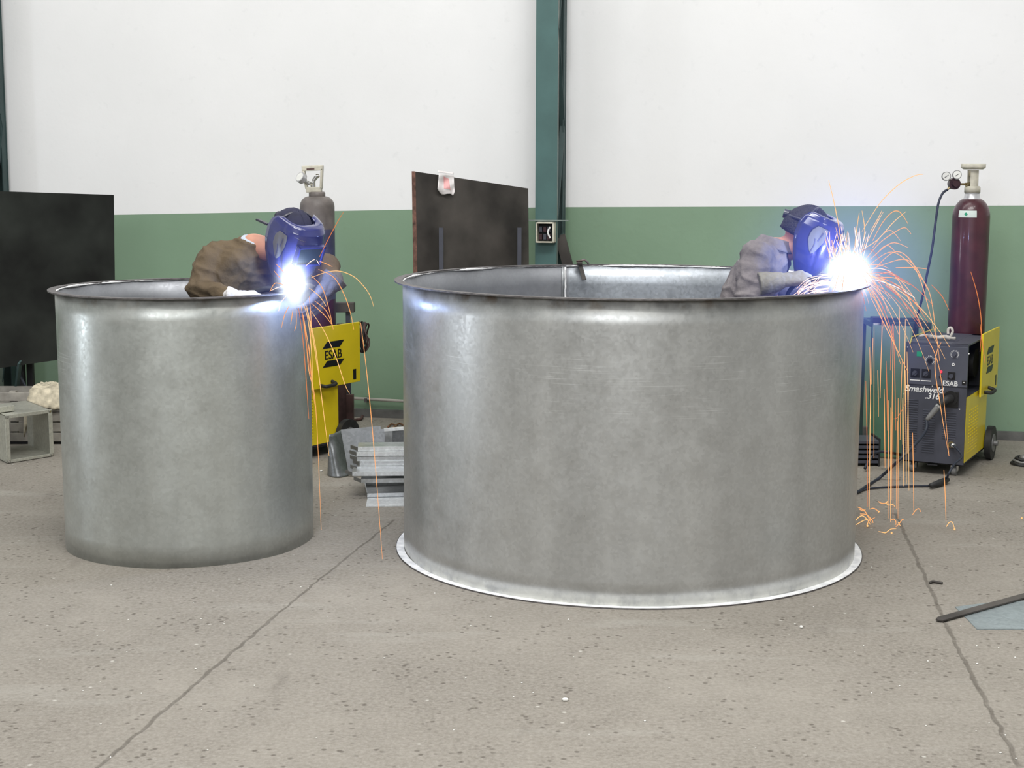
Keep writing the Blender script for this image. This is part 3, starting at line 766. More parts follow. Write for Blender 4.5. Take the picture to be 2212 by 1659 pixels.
mb = MB(); mb.grid(lab, 14, 6); lb = mb.build('paper_label', 'label_white', t, fix=False)
mb = MB(); q = [lab(.32, .5) , lab(.42, .75), lab(.52, .5), lab(.42, .22)]; mb.prism([p + Vector((0, -.003, 0)) for p in q], (0, .002, 0)); mb.build('green_diamond', 'green_label', lb)
# cream guard: collar, stem pair and top ring
mb = MB(); mb.lathe([(.042, bz(416)), (.048, bz(416)), (.048, bz(405)), (.040, bz(402)), (.036, bz(402)), (.036, bz(416))], (cxr, Yb, 0), 32, closed=True)
for sgn in (0, 1):
    a0 = math.radians(-128 if sgn == 0 else 52)
    def post(u, v, a0=a0):
        a = a0 + u * math.radians(76); zt = bz(404) + v * (bz(367) - bz(404)); return Vector((cxr + .036 * math.cos(a), Yb + .036 * math.sin(a), zt))
    def posto(u, v, a0=a0):
        a = a0 + u * math.radians(76); zt = bz(404) + v * (bz(367) - bz(404)); return Vector((cxr + .041 * math.cos(a), Yb + .041 * math.sin(a), zt))
    mb.grid(post, 8, 4); mb.grid(posto, 8, 4)
    for v0 in (0, 1):
        mb.add([post(v0, 0), posto(v0, 0), posto(v0, 1), post(v0, 1)], [(0, 1, 2, 3)])
zt0, zt1 = bz(366), bz(354)
mb.lathe([(.030, zt0), (.058, zt0), (.073, zt0 + .008), (.075, zt1), (.062, zt1), (.058, zt1 - .010), (.030, zt1 - .012)], (cxr, Yb, 0), 32, closed=True)
mb.build('valve_guard', 'cream', t)
mb = MB(); mb.cyl((cxr, Yb, bz(416)), (cxr, Yb, bz(380)), .014, 14); mb.cyl((cxr, Yb, bz(380)), (cxr, Yb, bz(372)), .022, 16); vv = mb.build('valve', 'brass', t)
# regulator
rc = at(2061, 397, Yb - .03)
mb = MB(); mb.cyl((cxr - .01, Yb, bz(398)), rc + Vector((0, 0, -.002)), .007, 12); mb.cyl((cxr - .012, Yb - .005, bz(398)), (cxr - .045, Yb - .01, bz(399)), .014, 6); mb.build('inlet_stem', 'brass', t)
mb = MB(); mb.cyl(rc + Vector((0, .025, 0)), rc + Vector((0, -.02, 0)), .035, 28); mb.cyl(rc + Vector((0, -.02, 0)), rc + Vector((0, -.05, 0)), .022, 24, 0, .018); reg = mb.build('regulator', 'reg_dark', t, bevel=.003)
for gx, gy in ((2043.5, 381), (2066.5, 378)):
    g = at(gx, gy, Yb - .04); wire_gauge(t, g, .0275, (-.15, -1, .05), reg)
    mb = MB(); mb.cyl(g + Vector((0, .01, 0)), rc, .006, 8); mb.build('gauge_stem', 'brass', reg)
mb = MB(); mb.cyl(rc, at(2046, 410, Yb - .03), .007, 10); mb.build('hose_tail', 'brass', reg)
mb = MB(); hp = [at(x, y, Yq) for x, y, Yq in ((2046, 410, 9.46), (2036, 418, 9.45), (2027, 440, 9.43), (2021, 480, 9.42), (2013, 540, 9.4), (2003, 590, 9.4), (1993, 640, 9.4), (1980, 690, 9.42), (1974, 730, 9.45), (1974, 800, 9.5), (1985, 900, 9.6))]
mb.tube(smoothpath(hp), .0075, 10); o = mb.build('gas_hose', 'hose'); tag(o, 'thin black gas hose dropping from the regulator behind the right-hand welding machine', 'hose')

# left bottle: maroon, grey, and a blue band painting the arc's light
Yc = 9.80; xl = at(685, 440, Yc).x
def bz2(py): return at(685, py, Yc).z
xl2 = (at(687, 560, Yc).x)
t = thing('gas_cylinder', 'brown grey gas cylinder with grey carrying frame on top, behind the left welder', 'gas cylinder', (xl2, Yc, .075))
Rl = .1095; zs2 = bz2(447)
mb = MB(); prof = [(0, .078), (Rl * .9, .078), (Rl, .1), (Rl, zs2)]
mb.lathe([(Rl * .9, .078), (Rl, .1), (Rl, bz2(645))], (xl2, Yc, 0), 48); mb.build('cylinder_body', 'bottle_maroon', t)
mb = MB(); mb.lathe([(Rl, bz2(645)), (Rl, bz2(495))], (xl2, Yc, 0), 48); mb.build('arc_lit_band', 'bottle_arc_lit', t)
mb = MB(); prof = [(Rl, bz2(495)), (Rl, zs2)]
for k in range(1, 9):
    a = k / 8 * PI / 2; prof.append((.048 + (Rl - .048) * math.cos(a) ** .9, zs2 + (bz2(424) - zs2) * math.sin(a)))
mb.lathe(prof, (xl2, Yc, 0), 48); mb.build('cylinder_shoulder', 'bottle_grey', t)
mb = MB(); mb.lathe([(.048, bz2(427)), (.052, bz2(424)), (.052, bz2(417)), (.046, bz2(414)), (0, bz2(414))], (xl2, Yc, 0), 36); mb.build('neck', 'bottle_grey', t)
def gp(px, py, dy=0): return at(px, py, Yc + dy)
mb = MB()
mb.prism([gp(661, 416, -.03), gp(694, 415, -.03), gp(694, 404, -.03), gp(660, 404, -.03)], (0, .06, 0))
mb.prism([gp(651, 358, -.03), gp(697, 357, -.03), gp(697, 368, -.03), gp(652, 370, -.03)], (0, .06, 0))
mb.prism([gp(652, 366, -.03), gp(657, 366, -.03), gp(664, 408, -.03), gp(659, 408, -.03)], (0, .06, 0))
mb.prism([gp(692, 364, -.03), gp(697, 364, -.03), gp(695, 408, -.03), gp(690, 408, -.03)], (0, .06, 0))
mb.build('valve_guard', 'cream', t, bevel=.004)
mb = MB(); mb.prism([gp(662, 364.2, -.031), gp(679, 363.5, -.031), gp(679, 366.5, -.031), gp(662, 367.5, -.031)], (0, .002, 0)); mb.build('guard_slot', 'redbrown', t)
mb = MB(); mb.cyl(gp(677, 415), gp(676, 392), .016, 14); mb.cyl(gp(676, 398), gp(665, 395, -.03), .013, 12); mb.cyl(gp(676, 392), gp(684, 381), .012, 12); mb.cyl(gp(684, 381), gp(690, 379), .016, 12, 0, .008); mb.build('valve', 'chrome', t)
g0 = gp(652, 385, -.05); mb = MB(); dd = Vector((-.55, -.6, .45)).normalized(); mb.cyl(g0 + dd * -.012, g0 + dd * .02, .034, 28); gg = mb.build('regulator_gauge', 'silver_paint', t, bevel=.002)
mb = MB(); mb.cyl(g0 + dd * .0202, g0 + dd * .021, .028, 28); mb.build('gauge_face', 'gauge_face', gg)
mb = MB(); mb.cyl(g0, gp(668, 398, -.03), .009, 10); mb.build('gauge_stem', 'chrome', gg)
# blue below the shoulder is arc light put into the band colour
for i, (dx_, dz_) in enumerate(()): pass

# ------------------------------------------------------------------ steel stand, pipe, coil behind the left machine
t = thing('steel_stand', 'dark T shaped steel stand between the left gas cylinder and the green wall', 'stand', (at(752, 700, 10.0).x, 10.0, 0))
xs = at(752, 700, 10.0).x
mb = MB(); mb.box((xs - .014, 9.985, 0), (xs + .014, 10.015, at(752, 672, 10).z)); mb.build('post', 'machine_grey', t)
mb = MB(); mb.box((at(722, 660, 10).x, 9.96, at(740, 674, 10).z), (at(766, 660, 10).x, 10.04, at(740, 653, 10).z)); mb.build('head', 'brown_steel', t, bevel=.003)
mb = MB(); mb.box((at(728, 800, 10).x, 10.02, 0.0), (at(747, 800, 10).x, 10.03, at(740, 700, 10).z)); mb.build('side_plate', 'redbrown', t)
mb = MB(); mb.box((xs - .012, 9.93, 0), (xs + .035, 9.98, at(752, 850, 10).z)); mb.build('foot_channel', 'redbrown', t)
mb = MB(); mb.box((xs - .14, 9.86, 0), (xs + .12, 10.12, .012)); mb.build('base', 'brown_steel', t)
mb = MB()
t = thing('cable_coil', 'dark coil of cable hanging beside the steel stand near the yellow door', 'coil', at(783, 765, 9.95))
for k in range(6):
    xx = at(776 + k * 3.2, 730, 9.95).x; zc = at(780, 729, 9.95).z
    pts = [(xx + .01 * math.sin(j * .7 + k), 9.97 + (.055 + .004 * k) * math.cos(2*PI*j/24), zc + (.095 + .006 * math.sin(k)) * math.sin(2*PI*j/24)) for j in range(24)]
    MB().tube(pts, .0055, 8, closed=True).build('loop', 'redbrown' if k % 2 else 'rubber', t)
mb = MB(); mb.bar(at(750, 712, 9.97), at(792, 712, 9.97), .012, .012); mb.build('hook', 'edge', t)
u0 = (onwall(762, 861, .06) - A).dot(wu); u1 = (onwall(1150, 872, .06) - A).dot(wu)
t = thing('wall_pipe', 'pale thin pipe running low along the green wall between the tubs', 'pipe', wl(u0, 0, .06))
zp = onwall(780, 862, .06).z; zq = onwall(862, 868, .06).z
mb = MB(); mb.tube([wl(u0, zp + .004, .06), wl((u0 + u1) / 2, zq, .06), wl(u1, zq, .06)], .011, 10); mb.build('tube', 'pipe', t)
for k in range(4):
    uu = u0 + .1 + k * .5
    mb = MB(); mb.bar(wl(uu, zq + .004, .075), wl(uu, zq + .004, 0), .02, .03); mb.build('bracket', 'edge', t)
# orange/yellow cable on the floor behind sheet stack
mb = MB(); pts = [fl(x, y, .012) for x, y in ((742, 925), (752, 915), (768, 907), (779, 905), (783, 899))]
mb.tube(smoothpath(pts), .010, 8); o = mb.build('floor_cable', 'redbrown'); tag(o, 'short reddish cable lying behind the bent sheet near the steel stand', 'cable')
mb = MB(); pts = [fl(x, y, .010) for x, y in ((838, 922), (846, 916), (856, 920), (850, 924), (862, 915), (875, 920))]
mb.tube(smoothpath(pts), .006, 8); o = mb.build('floor_cable', 'copper'); tag(o, 'small orange cable tangle on the floor at the left edge of the large tub', 'cable')

# ------------------------------------------------------------------ steel boards
def board(name, corners, thick, matn, edge, label, cat='steel plate'):
    c = sum((Vector(p) for p in corners), Vector()) / len(corners)
    n = (Vector(corners[1]) - Vector(corners[0])).cross(Vector(corners[2]) - Vector(corners[0])).normalized()
    if n.y < 0: n = -n
    t = thing(name, label, cat, (c.x, c.y, 0))
    mb = MB(); mb.prism(corners, n * thick); mb.build('plate', matn, t)
    return t, n
# centre board: stands on the floor
tl, tr = at(893, 370, 9.35), at(1141, 407, 9.95)
blx, brx = at(903, 800, 9.3), at(1147, 800, 9.9)
c4 = [tl, tr, Vector((brx.x, tr.y - .05, .0)), Vector((at(903, 800, 9.35).x, tl.y - .05, .0))]
t, nb = board('steel_plate', c4, .012, 'brown_steel', None, 'dark brown steel plate with a sloping top edge standing behind the large tub')
mb = MB(); d_ = (tr - tl).normalized()
q = [tl + d_ * -.001, tl + d_ * .012, c4[3] + d_ * .018, c4[3] + d_ * -.001]; mb.prism([p - nb * .004 for p in q], nb * .02); mb.build('rusty_edge', 'rust_edge', t)
def bp_(px, py, off):   # point on the board plane, moved towards the camera
    d = ray(px, py); p0 = tl - nb * off; k = (p0 - CAMP).dot(nb) / d.dot(nb); return CAMP + d * k
for px0, pyt, pyb, lb_ in ((953, 492, 700, 'left of the two steel uprights propping the brown plate'), (1122, 492, 700, 'right of the two steel uprights propping the brown plate')):
    a = bp_(px0, pyt, .05); b2 = Vector((a.x, a.y, 0)) ; 
    o = MB().bar(b2, a, .026, .05, up=(0, 1, 0)).build('steel_upright', 'machine_grey'); tag(o, lb_, 'upright', 'uprights before the brown plate')
# plastic bag on its top
t = thing('plastic_bag', 'thin white plastic bag with faded red print hung over the brown steel plate', 'bag', bp_(963, 400, .02))
def bagf(u, v, off=.012):
    top_y = 374 + 5 * u
    px = 948 + 32 * u + (v ** 1.3) * (6 - 12 * abs(u - .5)) + (-3 if u < .5 else 2) * v
    py = top_y + v * (34 + 12 * math.sin(PI * u) + 4 * math.sin(9 * u))
    p = bp_(px, py, off + .010 * math.sin(u * 11 + v * 2) * v + .006 * math.sin(v * 9 + u * 4) + .012 * v)
    return p
mb = MB(); mb.grid(bagf, 22, 16); mb.build('front_fold', 'bag', t, solid=.001, fix=False)
mb = MB(); mb.grid(lambda u, v: bp_(946 + 34 * u, 372 + 5 * u - 4 * math.sin(PI * v), .014 - .034 * v), 10, 6); mb.build('top_fold', 'bag', t, solid=.001, fix=False)
mb = MB(); mb.grid(lambda u, v: bagf(.33 + .32 * u, .12 + .58 * v + .1 * u, .0145), 10, 10); mb.build('red_print', 'bag_red', t, fix=False)
# left black board on trestle legs
l0, l1 = at(-120, 409, 9.9), at(246, 421, 10.5)
l2, l3 = at(250, 760, 10.35), at(-120, 812, 9.75)
t, nb2 = board('steel_plate', [l0, l1, l2, l3], .012, 'black_steel', None, 'large black steel plate raised on legs at the left edge behind the smaller tub')
for a_, b_2 in ((at(10, 700, 9.90), at(-12, 0, 1)), (at(30, 700, 9.93), None), (at(228, 700, 10.36), None)):
    x_, y_ = a_.x, a_.y + .30
    MB().bar((x_, y_, 0), (x_, y_, 1.0), .04, .04).build('leg', 'dark', t)
mb = MB(); a_ = at(33, 792, 9.9); mb.bar(a_ + Vector((0, .1, .02)), (a_.x - .16, a_.y + .35, .0), .012, .06, up=(0, 1, 0)); mb.build('strut', 'column_dark', t)
mb = MB(); mb.tube(smoothpath([at(30, 770, 10.2), at(42, 805, 10.15), at(58, 840, 10.1), at(76, 868, 10.0), fl(96, 925, .01)]), .008, 8); o = mb.build('hanging_cable', 'hose'); tag(o, 'thin dark cable hanging from the black plate down to the duct section', 'cable')

# ------------------------------------------------------------------ duct section, slatted crate and cloth on the left
t = thing('duct_section', 'rectangular galvanised duct section lying open-ended at the left edge', 'duct', fl(66, 994))
bl, br = fl(16, 1002), fl(114, 986)
ax = Vector((-.58, .81, 0)); xx = (br - bl); wv = Vector((xx.x, xx.y, 0))
hd = .29; dep = .46; tk = .004
def duct_face(P0, P1, h, depth, mb, lip):
    d = (P1 - P0).normalized(); up = Vector((0, 0, 1)); n = ax
    a = [P0, P1, P1 + up * h, P0 + up * h]
    for i in range(4):
        p, q = a[i], a[(i + 1) % 4]
        inn = ((P0 + P1) / 2 + up * h / 2 - (p + q) / 2).normalized()
        mb.prism([p, q, q + ax * depth, p + ax * depth], inn * tk)
mb = MB(); P0 = bl + Vector((0, 0, .004)); P1 = br + Vector((0, 0, .004)); duct_face(P0, P1, hd, dep, mb, 0); mb.build('sleeve', 'duct', t)
mb = MB(); d = (P1 - P0).normalized(); fd = Vector((d.y, -d.x, 0)); up = Vector((0, 0, 1)); Lw = (P1 - P0).length
for (a_, b_2, c_, e_) in ((-.006, Lw + .006, 0, .018), (-.006, Lw + .006, hd - .018, hd + .004), (-.006, .022, 0, hd), (Lw - .022, Lw + .006, 0, hd)):
    mb.prism([P0 + d * a_ + up * c_, P0 + d * b_2 + up * c_, P0 + d * b_2 + up * e_, P0 + d * a_ + up * e_], fd * .006)
mb.build('front_frame', 'duct', t, bevel=.002)
mb = MB()
for (x_, z_) in ((.008, .01), (.008, hd - .008), (Lw - .008, .01), (Lw - .008, hd - .008)): mb.cyl(P0 + d * x_ + up * z_ + fd * .006, P0 + d * x_ + up * z_ + fd * .010, .006, 12)
mb.build('corner_bolt', 'chrome', t)
# second channel lying on top
mb = MB(); p = P0 + up * (hd + .006) + ax * .10 - d * .12; mb.prism([p, p + d * .22, p + d * .22 + up * .035, p + up * .035], ax * .12); o = mb.build('metal_channel', 'duct', bevel=.002); tag(o, 'pale metal channel lying on top of the duct section', 'channel')
t = thing('slatted_crate', 'low crate of grey horizontal slats behind the duct section', 'crate', (at(70, 900, 10.15).x, 9.92, 0))
xa, xb = at(-40, 900, 10.05).x, at(160, 900, 10.05).x
for k in range(5):
    z_ = .02 + k * .066; MB().box((xa, 9.77, z_), (xb, 9.79, z_ + .055)).build('slat', 'wood_grey', t, bevel=.002)
for x_ in (xa, (xa + xb) / 2 - .03, xb - .04): MB().box((x_, 9.792, 0), (x_ + .04, 9.83, .345)).build('post', 'wood_grey', t)
for k in range(5):
    z_ = .02 + k * .066; MB().box((xa, 10.05, z_), (xb, 10.07, z_ + .055)).build('back_slat', 'wood_grey', t)
MB().box((xa, 9.79, .0), (xb, 10.05, .018)).build('bottom_board', 'dark', t)
# cream cloth over the crate end
zt = .36
t = thing('cloth', 'crumpled cream cloth draped over the crate end beside the smaller tub', 'cloth', (at(105, 860, 9.98).x, 9.80, zt))
def clf(u, v):
    xq = at(76 + 90 * u, 870, 10.0).x
    s = v * 2 - 1
    y = 9.92 + .19 * math.sin(s * 1.45); z = .372 - .02 * (1 - math.cos(s * 1.2)) - (.12 * max(0, abs(s) - .55) / .45 * (1.7 if u < .16 else 1))
    if u < .16: z -= .10 * (1 - u / .16) ** 1.5
    wr = .012 * noise.noise(Vector((u * 9, v * 9, 1))) + .008 * noise.noise(Vector((u * 20, v * 18, 5)))
    return Vector((xq, y, z + wr))
MB().grid(clf, 30, 30).build('fabric', 'cloth_cream', t, solid=.012, fix=False)

# ------------------------------------------------------------------ folded sheets between the tubs
t = thing('bent_sheet', 'large bent galvanised sheet propped behind the stack of trays', 'metal sheet', fl(735, 1034))
Ys = 8.85
q = [at(731, 929, Ys + .1), at(739, 925.5, Ys + .1), at(741, 928, Ys + .1), at(822, 920, Ys + .1), at(824, 927, Ys + .1), at(829, 926, Ys + .1), at(829, 984, 8.80), at(752, 996, 8.82)]
def rpl(px, py, p0, n):
    d = ray(px, py); return CAMP + d * ((p0 - CAMP).dot(n) / d.dot(n))
_p0 = at(780, 1020, 8.74); _n = V3 = Vector((.10, -.97, .22)).normalized()
mb = MB(); mb.prism([rpl(x, y, _p0, _n) for x, y in ((736, 928), (822, 920), (823, 927), (830, 926), (845, 1010), (753, 1022))], -_n * .003); mb.build('flat_leaf', 'galv_dark', t)
def crl(u, v):
    top = at(711 + 27 * u, 939 - 11 * u, 8.78 + .19 * u); bot = at(708 + 45 * u, 1034 - 1 * u, 8.78 - .04 * math.sin(PI * u))
    p = top.lerp(bot, v); p.y -= .05 * math.sin(PI * u) * (1 - abs(v - .4)); p.z = max(p.z, .002); return p
mb = MB(); mb.grid(crl, 16, 14); mb.build('curled_leaf', 'galv_dark', t, solid=.003, fix=False)
# angle piece standing upper right
t = thing('folded_channel', 'upright folded galvanised channel just left of the large tub, above the trays', 'channel', fl(850, 1000))
mb = MB(); mb.prism([at(829, 926, 8.62), at(885, 922, 8.62), at(885, 928.5, 8.62), at(830, 932, 8.62)], (0, .02, 0)); mb.build('top_lip', 'galv_light', t)
mb = MB(); mb.prism([at(831, 932, 8.63), at(848, 931, 8.63), Vector((at(848, 1000, 8.63).x, 8.63, 0)), Vector((at(831, 1000, 8.63).x, 8.63, 0))], (0, .004, 0)); mb.build('side_face', 'galv', t)
mb = MB(); mb.prism([at(848, 931, 8.64), at(885, 928, 8.64), Vector((at(885, 1000, 8.64).x, 8.64, 0)), Vector((at(848, 1000, 8.64).x, 8.64, 0))], (0, .004, 0)); mb.build('back_face', 'galv_dark', t)
# flat sheet under the stack
p = [fl(790, 1095, .0), fl(872, 1094, .0), fl(872, 1060, .0), fl(797, 1064, .0)]
o = MB().prism(p, (0, 0, .004)).build('steel_offcut', 'galv_light'); tag(o, 'flat galvanised offcut on the floor under the tray stack', 'metal sheet')
# trays: (left px, front-top py, height px, front Y, rotation deg)
tr_spec = [
    (793, 1066, 11, 8.17, 8, 'lowest tray of the stack, sticking out to the front with its dark hollow open'),
    (780, 1034, 13, 8.20, 4, 'folded tray resting right on the lowest open tray'),
    (761, 1019, 13, 8.16, 3, 'bright folded tray sticking out furthest to the left in the stack'),
    (771, 1008, 11, 8.26, 2, 'folded tray just above the one that sticks out left'),
    (777, 997, 10, 8.28, 3, 'folded tray in the middle of the stack, set back to the right'),
    (771, 987, 11, 8.30, 3, 'folded tray third from the top of the stack'),
    (770, 976, 11, 8.31, 3, 'folded tray second from the top of the stack'),
    (773, 965, 11, 8.33, 4, 'topmost folded galvanised tray of the stack between the tubs')]
tr_spec = tr_spec
zprev = .005
for i, (lx, fy, hp_, Yt, rot, lab_) in enumerate(tr_spec):
    p0 = at(lx, fy, Yt)
    hh = .0235
    zt_ = p0.z
    t = thing('folded_tray', lab_, 'tray', (p0.x, Yt, zt_ - hh), math.radians(rot), 'folded trays stacked between the tubs', local=True)
    w_, dp = .34 + .01 * (i % 3), (.30 if i == 0 else .13)
    mb = MB()
    if i == 0:
        mb.box((0, 0, 0), (w_, dp, .003))
        mb.build('pan', 'galv_dark', t)
        mb = MB(); mb.box((0, 0, .003), (w_, .003, hh)); mb.box((0, -.0005, hh - .004), (w_, .012, hh)); mb.box((0, dp - .003, .003), (w_, dp, hh)); mb.box((0, .003, .003), (.003, dp - .003, hh)); mb.box((w_ - .003, .003, .003), (w_, dp - .003, hh))
        mb.build('rim', 'galv', t)
    else:
        # inverted tray with chamfered left end
        mb.prism([(0, 0, hh), (w_, 0, hh), (w_, dp, hh), (.0, dp, hh)], (0, 0, -.003)); mb.build('pan', 'galv', t)
        mb = MB(); mb.box((0, -.002, 0), (w_, .0, hh)); mb.build('front_lip', 'galv_light' if i in (2, 7, 6) else 'galv', t)
        mb = MB(); mb.prism([(0, .0, 0), (0, .0, hh - .003), (-.045, .12, hh - .012), (-.045, .12, -.008), ], (.003, .001, 0)); mb.build('end_flap', 'galv_dark', t)
        mb = MB(); mb.box((0, dp, 0), (w_, dp + .002, hh)); mb.build('back_lip', 'galv', t)
# small support block under the stack (stack core)
t = None

# ------------------------------------------------------------------ trestle, green sheet and oddments behind the sparks
t = thing('steel_trestle', 'dark steel trestle frame behind the falling sparks, left of the right-hand machine', 'trestle', (at(1940, 700, 9.6).x, 9.6, 0))
xa, xb = at(1884, 696, 9.6).x, at(2011, 696, 9.6).x; zt = at(1950, 697, 9.6).z
MB().box((xa, 9.58, zt - .03), (xb, 9.62, zt)).build('top_bar', 'column_dark', t)
MB().box((xa, 9.88, zt - .03), (xb, 9.92, zt)).build('back_bar', 'column_dark', t)
for x_ in (xa, xb - .03):
    for y_ in (9.585, 9.885): MB().box((x_, y_, 0), (x_ + .03, y_ + .03, zt - .03)).build('leg', 'column_dark', t)
    MB().box((x_, 9.62, zt - .03), (x_ + .03, 9.88, zt)).build('end_bar', 'column_dark', t)
MB().box((xa, 9.58, .18), (xb, 9.60, .20)).build('lower_bar', 'column_dark', t)
c = at(1922, 800, 9.45); _arc = at(1828, 600, 6.86); nrm = ((CAMP - c).normalized() + (_arc - c).normalized()).normalized(); sx_ = Vector((0, 0, 1)).cross(nrm).normalized(); sy_ = nrm.cross(sx_)
zc_ = c.z; hh2 = zc_ / sy_.z
q = [c + sx_ * -.115 - sy_ * (hh2 - .012), c + sx_ * .115 - sy_ * (hh2 - .012), c + sx_ * .115 + sy_ * .28, c - sx_ * .115 + sy_ * .28]
o = MB().prism(q, -nrm * .006).build('leaning_panel', 'dark_green_sheet'); tag(o, 'glossy dark green panel leaning on the trestle, lit by the arc', 'panel')
t = thing('vise', 'small dark bench vise on the trestle top at the edge of the large tub', 'vise', (at(1888, 690, 9.6).x, 9.6, zt))
MB().box((xa + .0, 9.58, zt), (xa + .07, 9.66, zt + .035)).build('jaw', 'black', t, bevel=.004)
MB().cyl((xa + .02, 9.57, zt - .12), (xa + .02, 9.57, zt), .02, 18).build('screw', 'silver_paint', t)
t = thing('steel_grate', 'dark slotted steel crate low on the floor beside the large tub', 'crate', (at(1880, 980, 9.15).x, 9.2, 0))
for k in range(5): MB().box((at(1845, 985, 9.1).x, 9.1, .02 + k * .03), (at(1901, 985, 9.1).x, 9.3, .038 + k * .03)).build('slat', 'machine_grey', t)
for x_ in (at(1845, 985, 9.1).x, at(1901, 985, 9.1).x - .01): MB().box((x_, 9.098, 0), (x_ + .01, 9.302, .17)).build('end_plate', 'dark', t)
# rag and yellow stick on the machine
t = thing('rag', 'dirty pale rag rolled on top of the right-hand welding machine', 'rag', at(2040, 728, 9.0))
pts = [at(x, y, Yq) for x, y, Yq in ((1985, 729, 9.06), (1998, 724, 9.05), (2010, 727, 9.04), (2026, 731, 9.0), (2042, 728, 8.98), (2052, 731, 8.97), (2064, 733, 8.95))]
for p_ in pts: p_.z = max(p_.z, .797)
MB().tube(smoothpath(pts, 5), [.008 + .006 * abs(noise.noise(Vector((i * .5, 0, 0)))) + (.004 if 8 < i < 26 else 0) for i in range(31)], 10).build('roll', 'rag', t)
pts = [at(x, y, Yq) for x, y, Yq in ((2052, 729, 9.02), (2058, 716, 9.02), (2054, 708, 9.03), (2048, 712, 9.03), (2048, 722, 9.02))]
MB().tube(smoothpath(pts, 5), .008, 8).build('twisted_end', 'rag', t)
pts = [at(1966, 742, 8.88), at(1970, 728, 8.93), at(1990, 721, 9.0), at(2014, 712, 9.02)]
o = MB().tube(pts, .004, 8).build('yellow_stick', 'yellow_rod'); tag(o, 'thin yellow stick lying across the left top corner of the right-hand machine', 'stick')
# torch plug and cables
mm = Matrix.Translation((2.472, 8.855, 0)) @ Matrix.Rotation(math.radians(-28), 4, 'Z')
def mp(x, y, z): return mm @ Vector((x, y, z))
s0 = mp(zx(640), -.022, zz(745)); s1 = mp(zx(540), -.07, zz(810)); s2 = mp(zx(415), -.09, zz(975)); s3 = mp(zx(400), -.09, zz(1010))
t = thing('torch_cable', 'thick torch cable plugged into the front of the right-hand welding machine', 'cable', fl(1900, 1040))
mb = MB(); mb.tube(smoothpath([s0, mp(zx(600), -.055, zz(755)), s1]), [.024] * 17, 16); mb.build('plug', 'rubber', t)
mb = MB(); mb.tube(smoothpath([s1, s2]), [.017, .017, .017, .018, .016, .016, .015, .012, .010], 14); mb.build('sleeve', 'wheel_grey', t)
mb = MB(); mb.cyl(s1 + (s2 - s1) * .02, s1 + (s2 - s1) * .12, .0195, 16); mb.build('collar', 'chrome', t)
path = [s2, at(2000, 930, 8.75), at(1975, 962, 8.65), at(1940, 996, 8.6), fl(1900, 1032, .012), fl(1872, 1050, .012), fl(1858, 1060, .012), fl(1835, 1070, .012)]
mb = MB(); mb.tube(smoothpath(path), .009, 10); mb.build('lead', 'hose', t)
t = thing('earth_cable', 'earth lead running from the lower socket of the right-hand machine to a floor connector', 'cable', fl(2040, 1045))
e0 = mp(zx(660), -.02, zz(1240))
mb = MB(); mb.tube(smoothpath([e0, mp(zx(700), -.05, zz(1235)), at(2078, 985, 8.66), at(2062, 1002, 8.6), at(2050, 1022, 8.55), fl(2043, 1040, .014)]), .0065, 10); mb.build('lead', 'hose', t)
mb = MB(); mb.tube([e0, mp(zx(705), -.05, zz(1237))], .013, 12); mb.build('plug', 'chrome', t)
mb = MB(); mb.tube([fl(2046, 1036, .022), fl(2030, 1043, .022), fl(2010, 1049, .022)], [.016, .02, .013], 10); mb.build('connector', 'rubber', t)
mb = MB(); mb.tube(smoothpath([fl(2012, 1049, .01), fl(1970, 1050, .008), fl(1920, 1052, .008), fl(1880, 1055, .008), fl(1850, 1062, .008)]), .006, 8); mb.build('tail', 'hose', t)
mb = MB(); mb.tube(smoothpath([fl(1868, 1012, .02), at(1885, 985, 9.0), at(1899, 976, 8.97), at(1925, 978, 8.95), fl(1955, 985, .01)]), .009, 8); o = mb.build('black_cable', 'hose'); tag(o, 'black cable looping over the steel crate behind the sparks', 'cable')
t = thing('hose_coil', 'small coil of dark hose on the floor at the right edge of the photo', 'coil', fl(2205, 1005))
cc = fl(2212, 1000, .012)
for k in range(3):
    pts = [(cc.x + (.075 - .012 * k) * math.cos(2*PI*j/26) , cc.y + (.07 - .01 * k) * math.sin(2*PI*j/26), .012 + .014 * k + .004 * math.sin(j)) for j in range(26)]
    MB().tube(pts, .008, 8, closed=True).build('loop', 'rubber' if k != 1 else 'wheel_grey', t)
MB().ell((cc.x + .0, cc.y, .045), (.03, .03, .02)).build('fitting', 'wheel_grey', t)

# ------------------------------------------------------------------ pieces on the floor at the right
p = [fl(2063, 1312), fl(2160, 1300), fl(2300, 1296), fl(2300, 1360), fl(2110, 1360)]
o = MB().prism(p, (0, 0, .003)).build('steel_offcut', 'offcut'); tag(o, 'flat galvanised offcut under the dark bar on the floor at the lower right', 'metal sheet')
a_, b_2 = fl(2028, 1340, .006), fl(2330, 1256, .006)
d = (b_2 - a_).normalized(); n_ = Vector((-d.y, d.x, 0)) * .021
mb = MB(); mb.prism([a_ - n_ * .2 - d * .01, a_ - n_, b_2 - n_, b_2 + n_, a_ + n_ + d * .02, a_ + n_ * .3 - d * .012], (0, 0, .006)); o = mb.build('flat_bar', 'brown_steel'); tag(o, 'long dark flat steel bar on the floor at the lower right', 'bar')
mb = MB(); mb.tube(smoothpath([fl(2009, 1259, .006), fl(2016, 1256, .008), fl(2036, 1260, .006)]), .006, 6); o = mb.build('steel_scrap', 'brown_steel'); tag(o, 'tiny dark steel scrap lying beside the right floor joint', 'scrap')
mb = MB(); rg = random.Random(11)
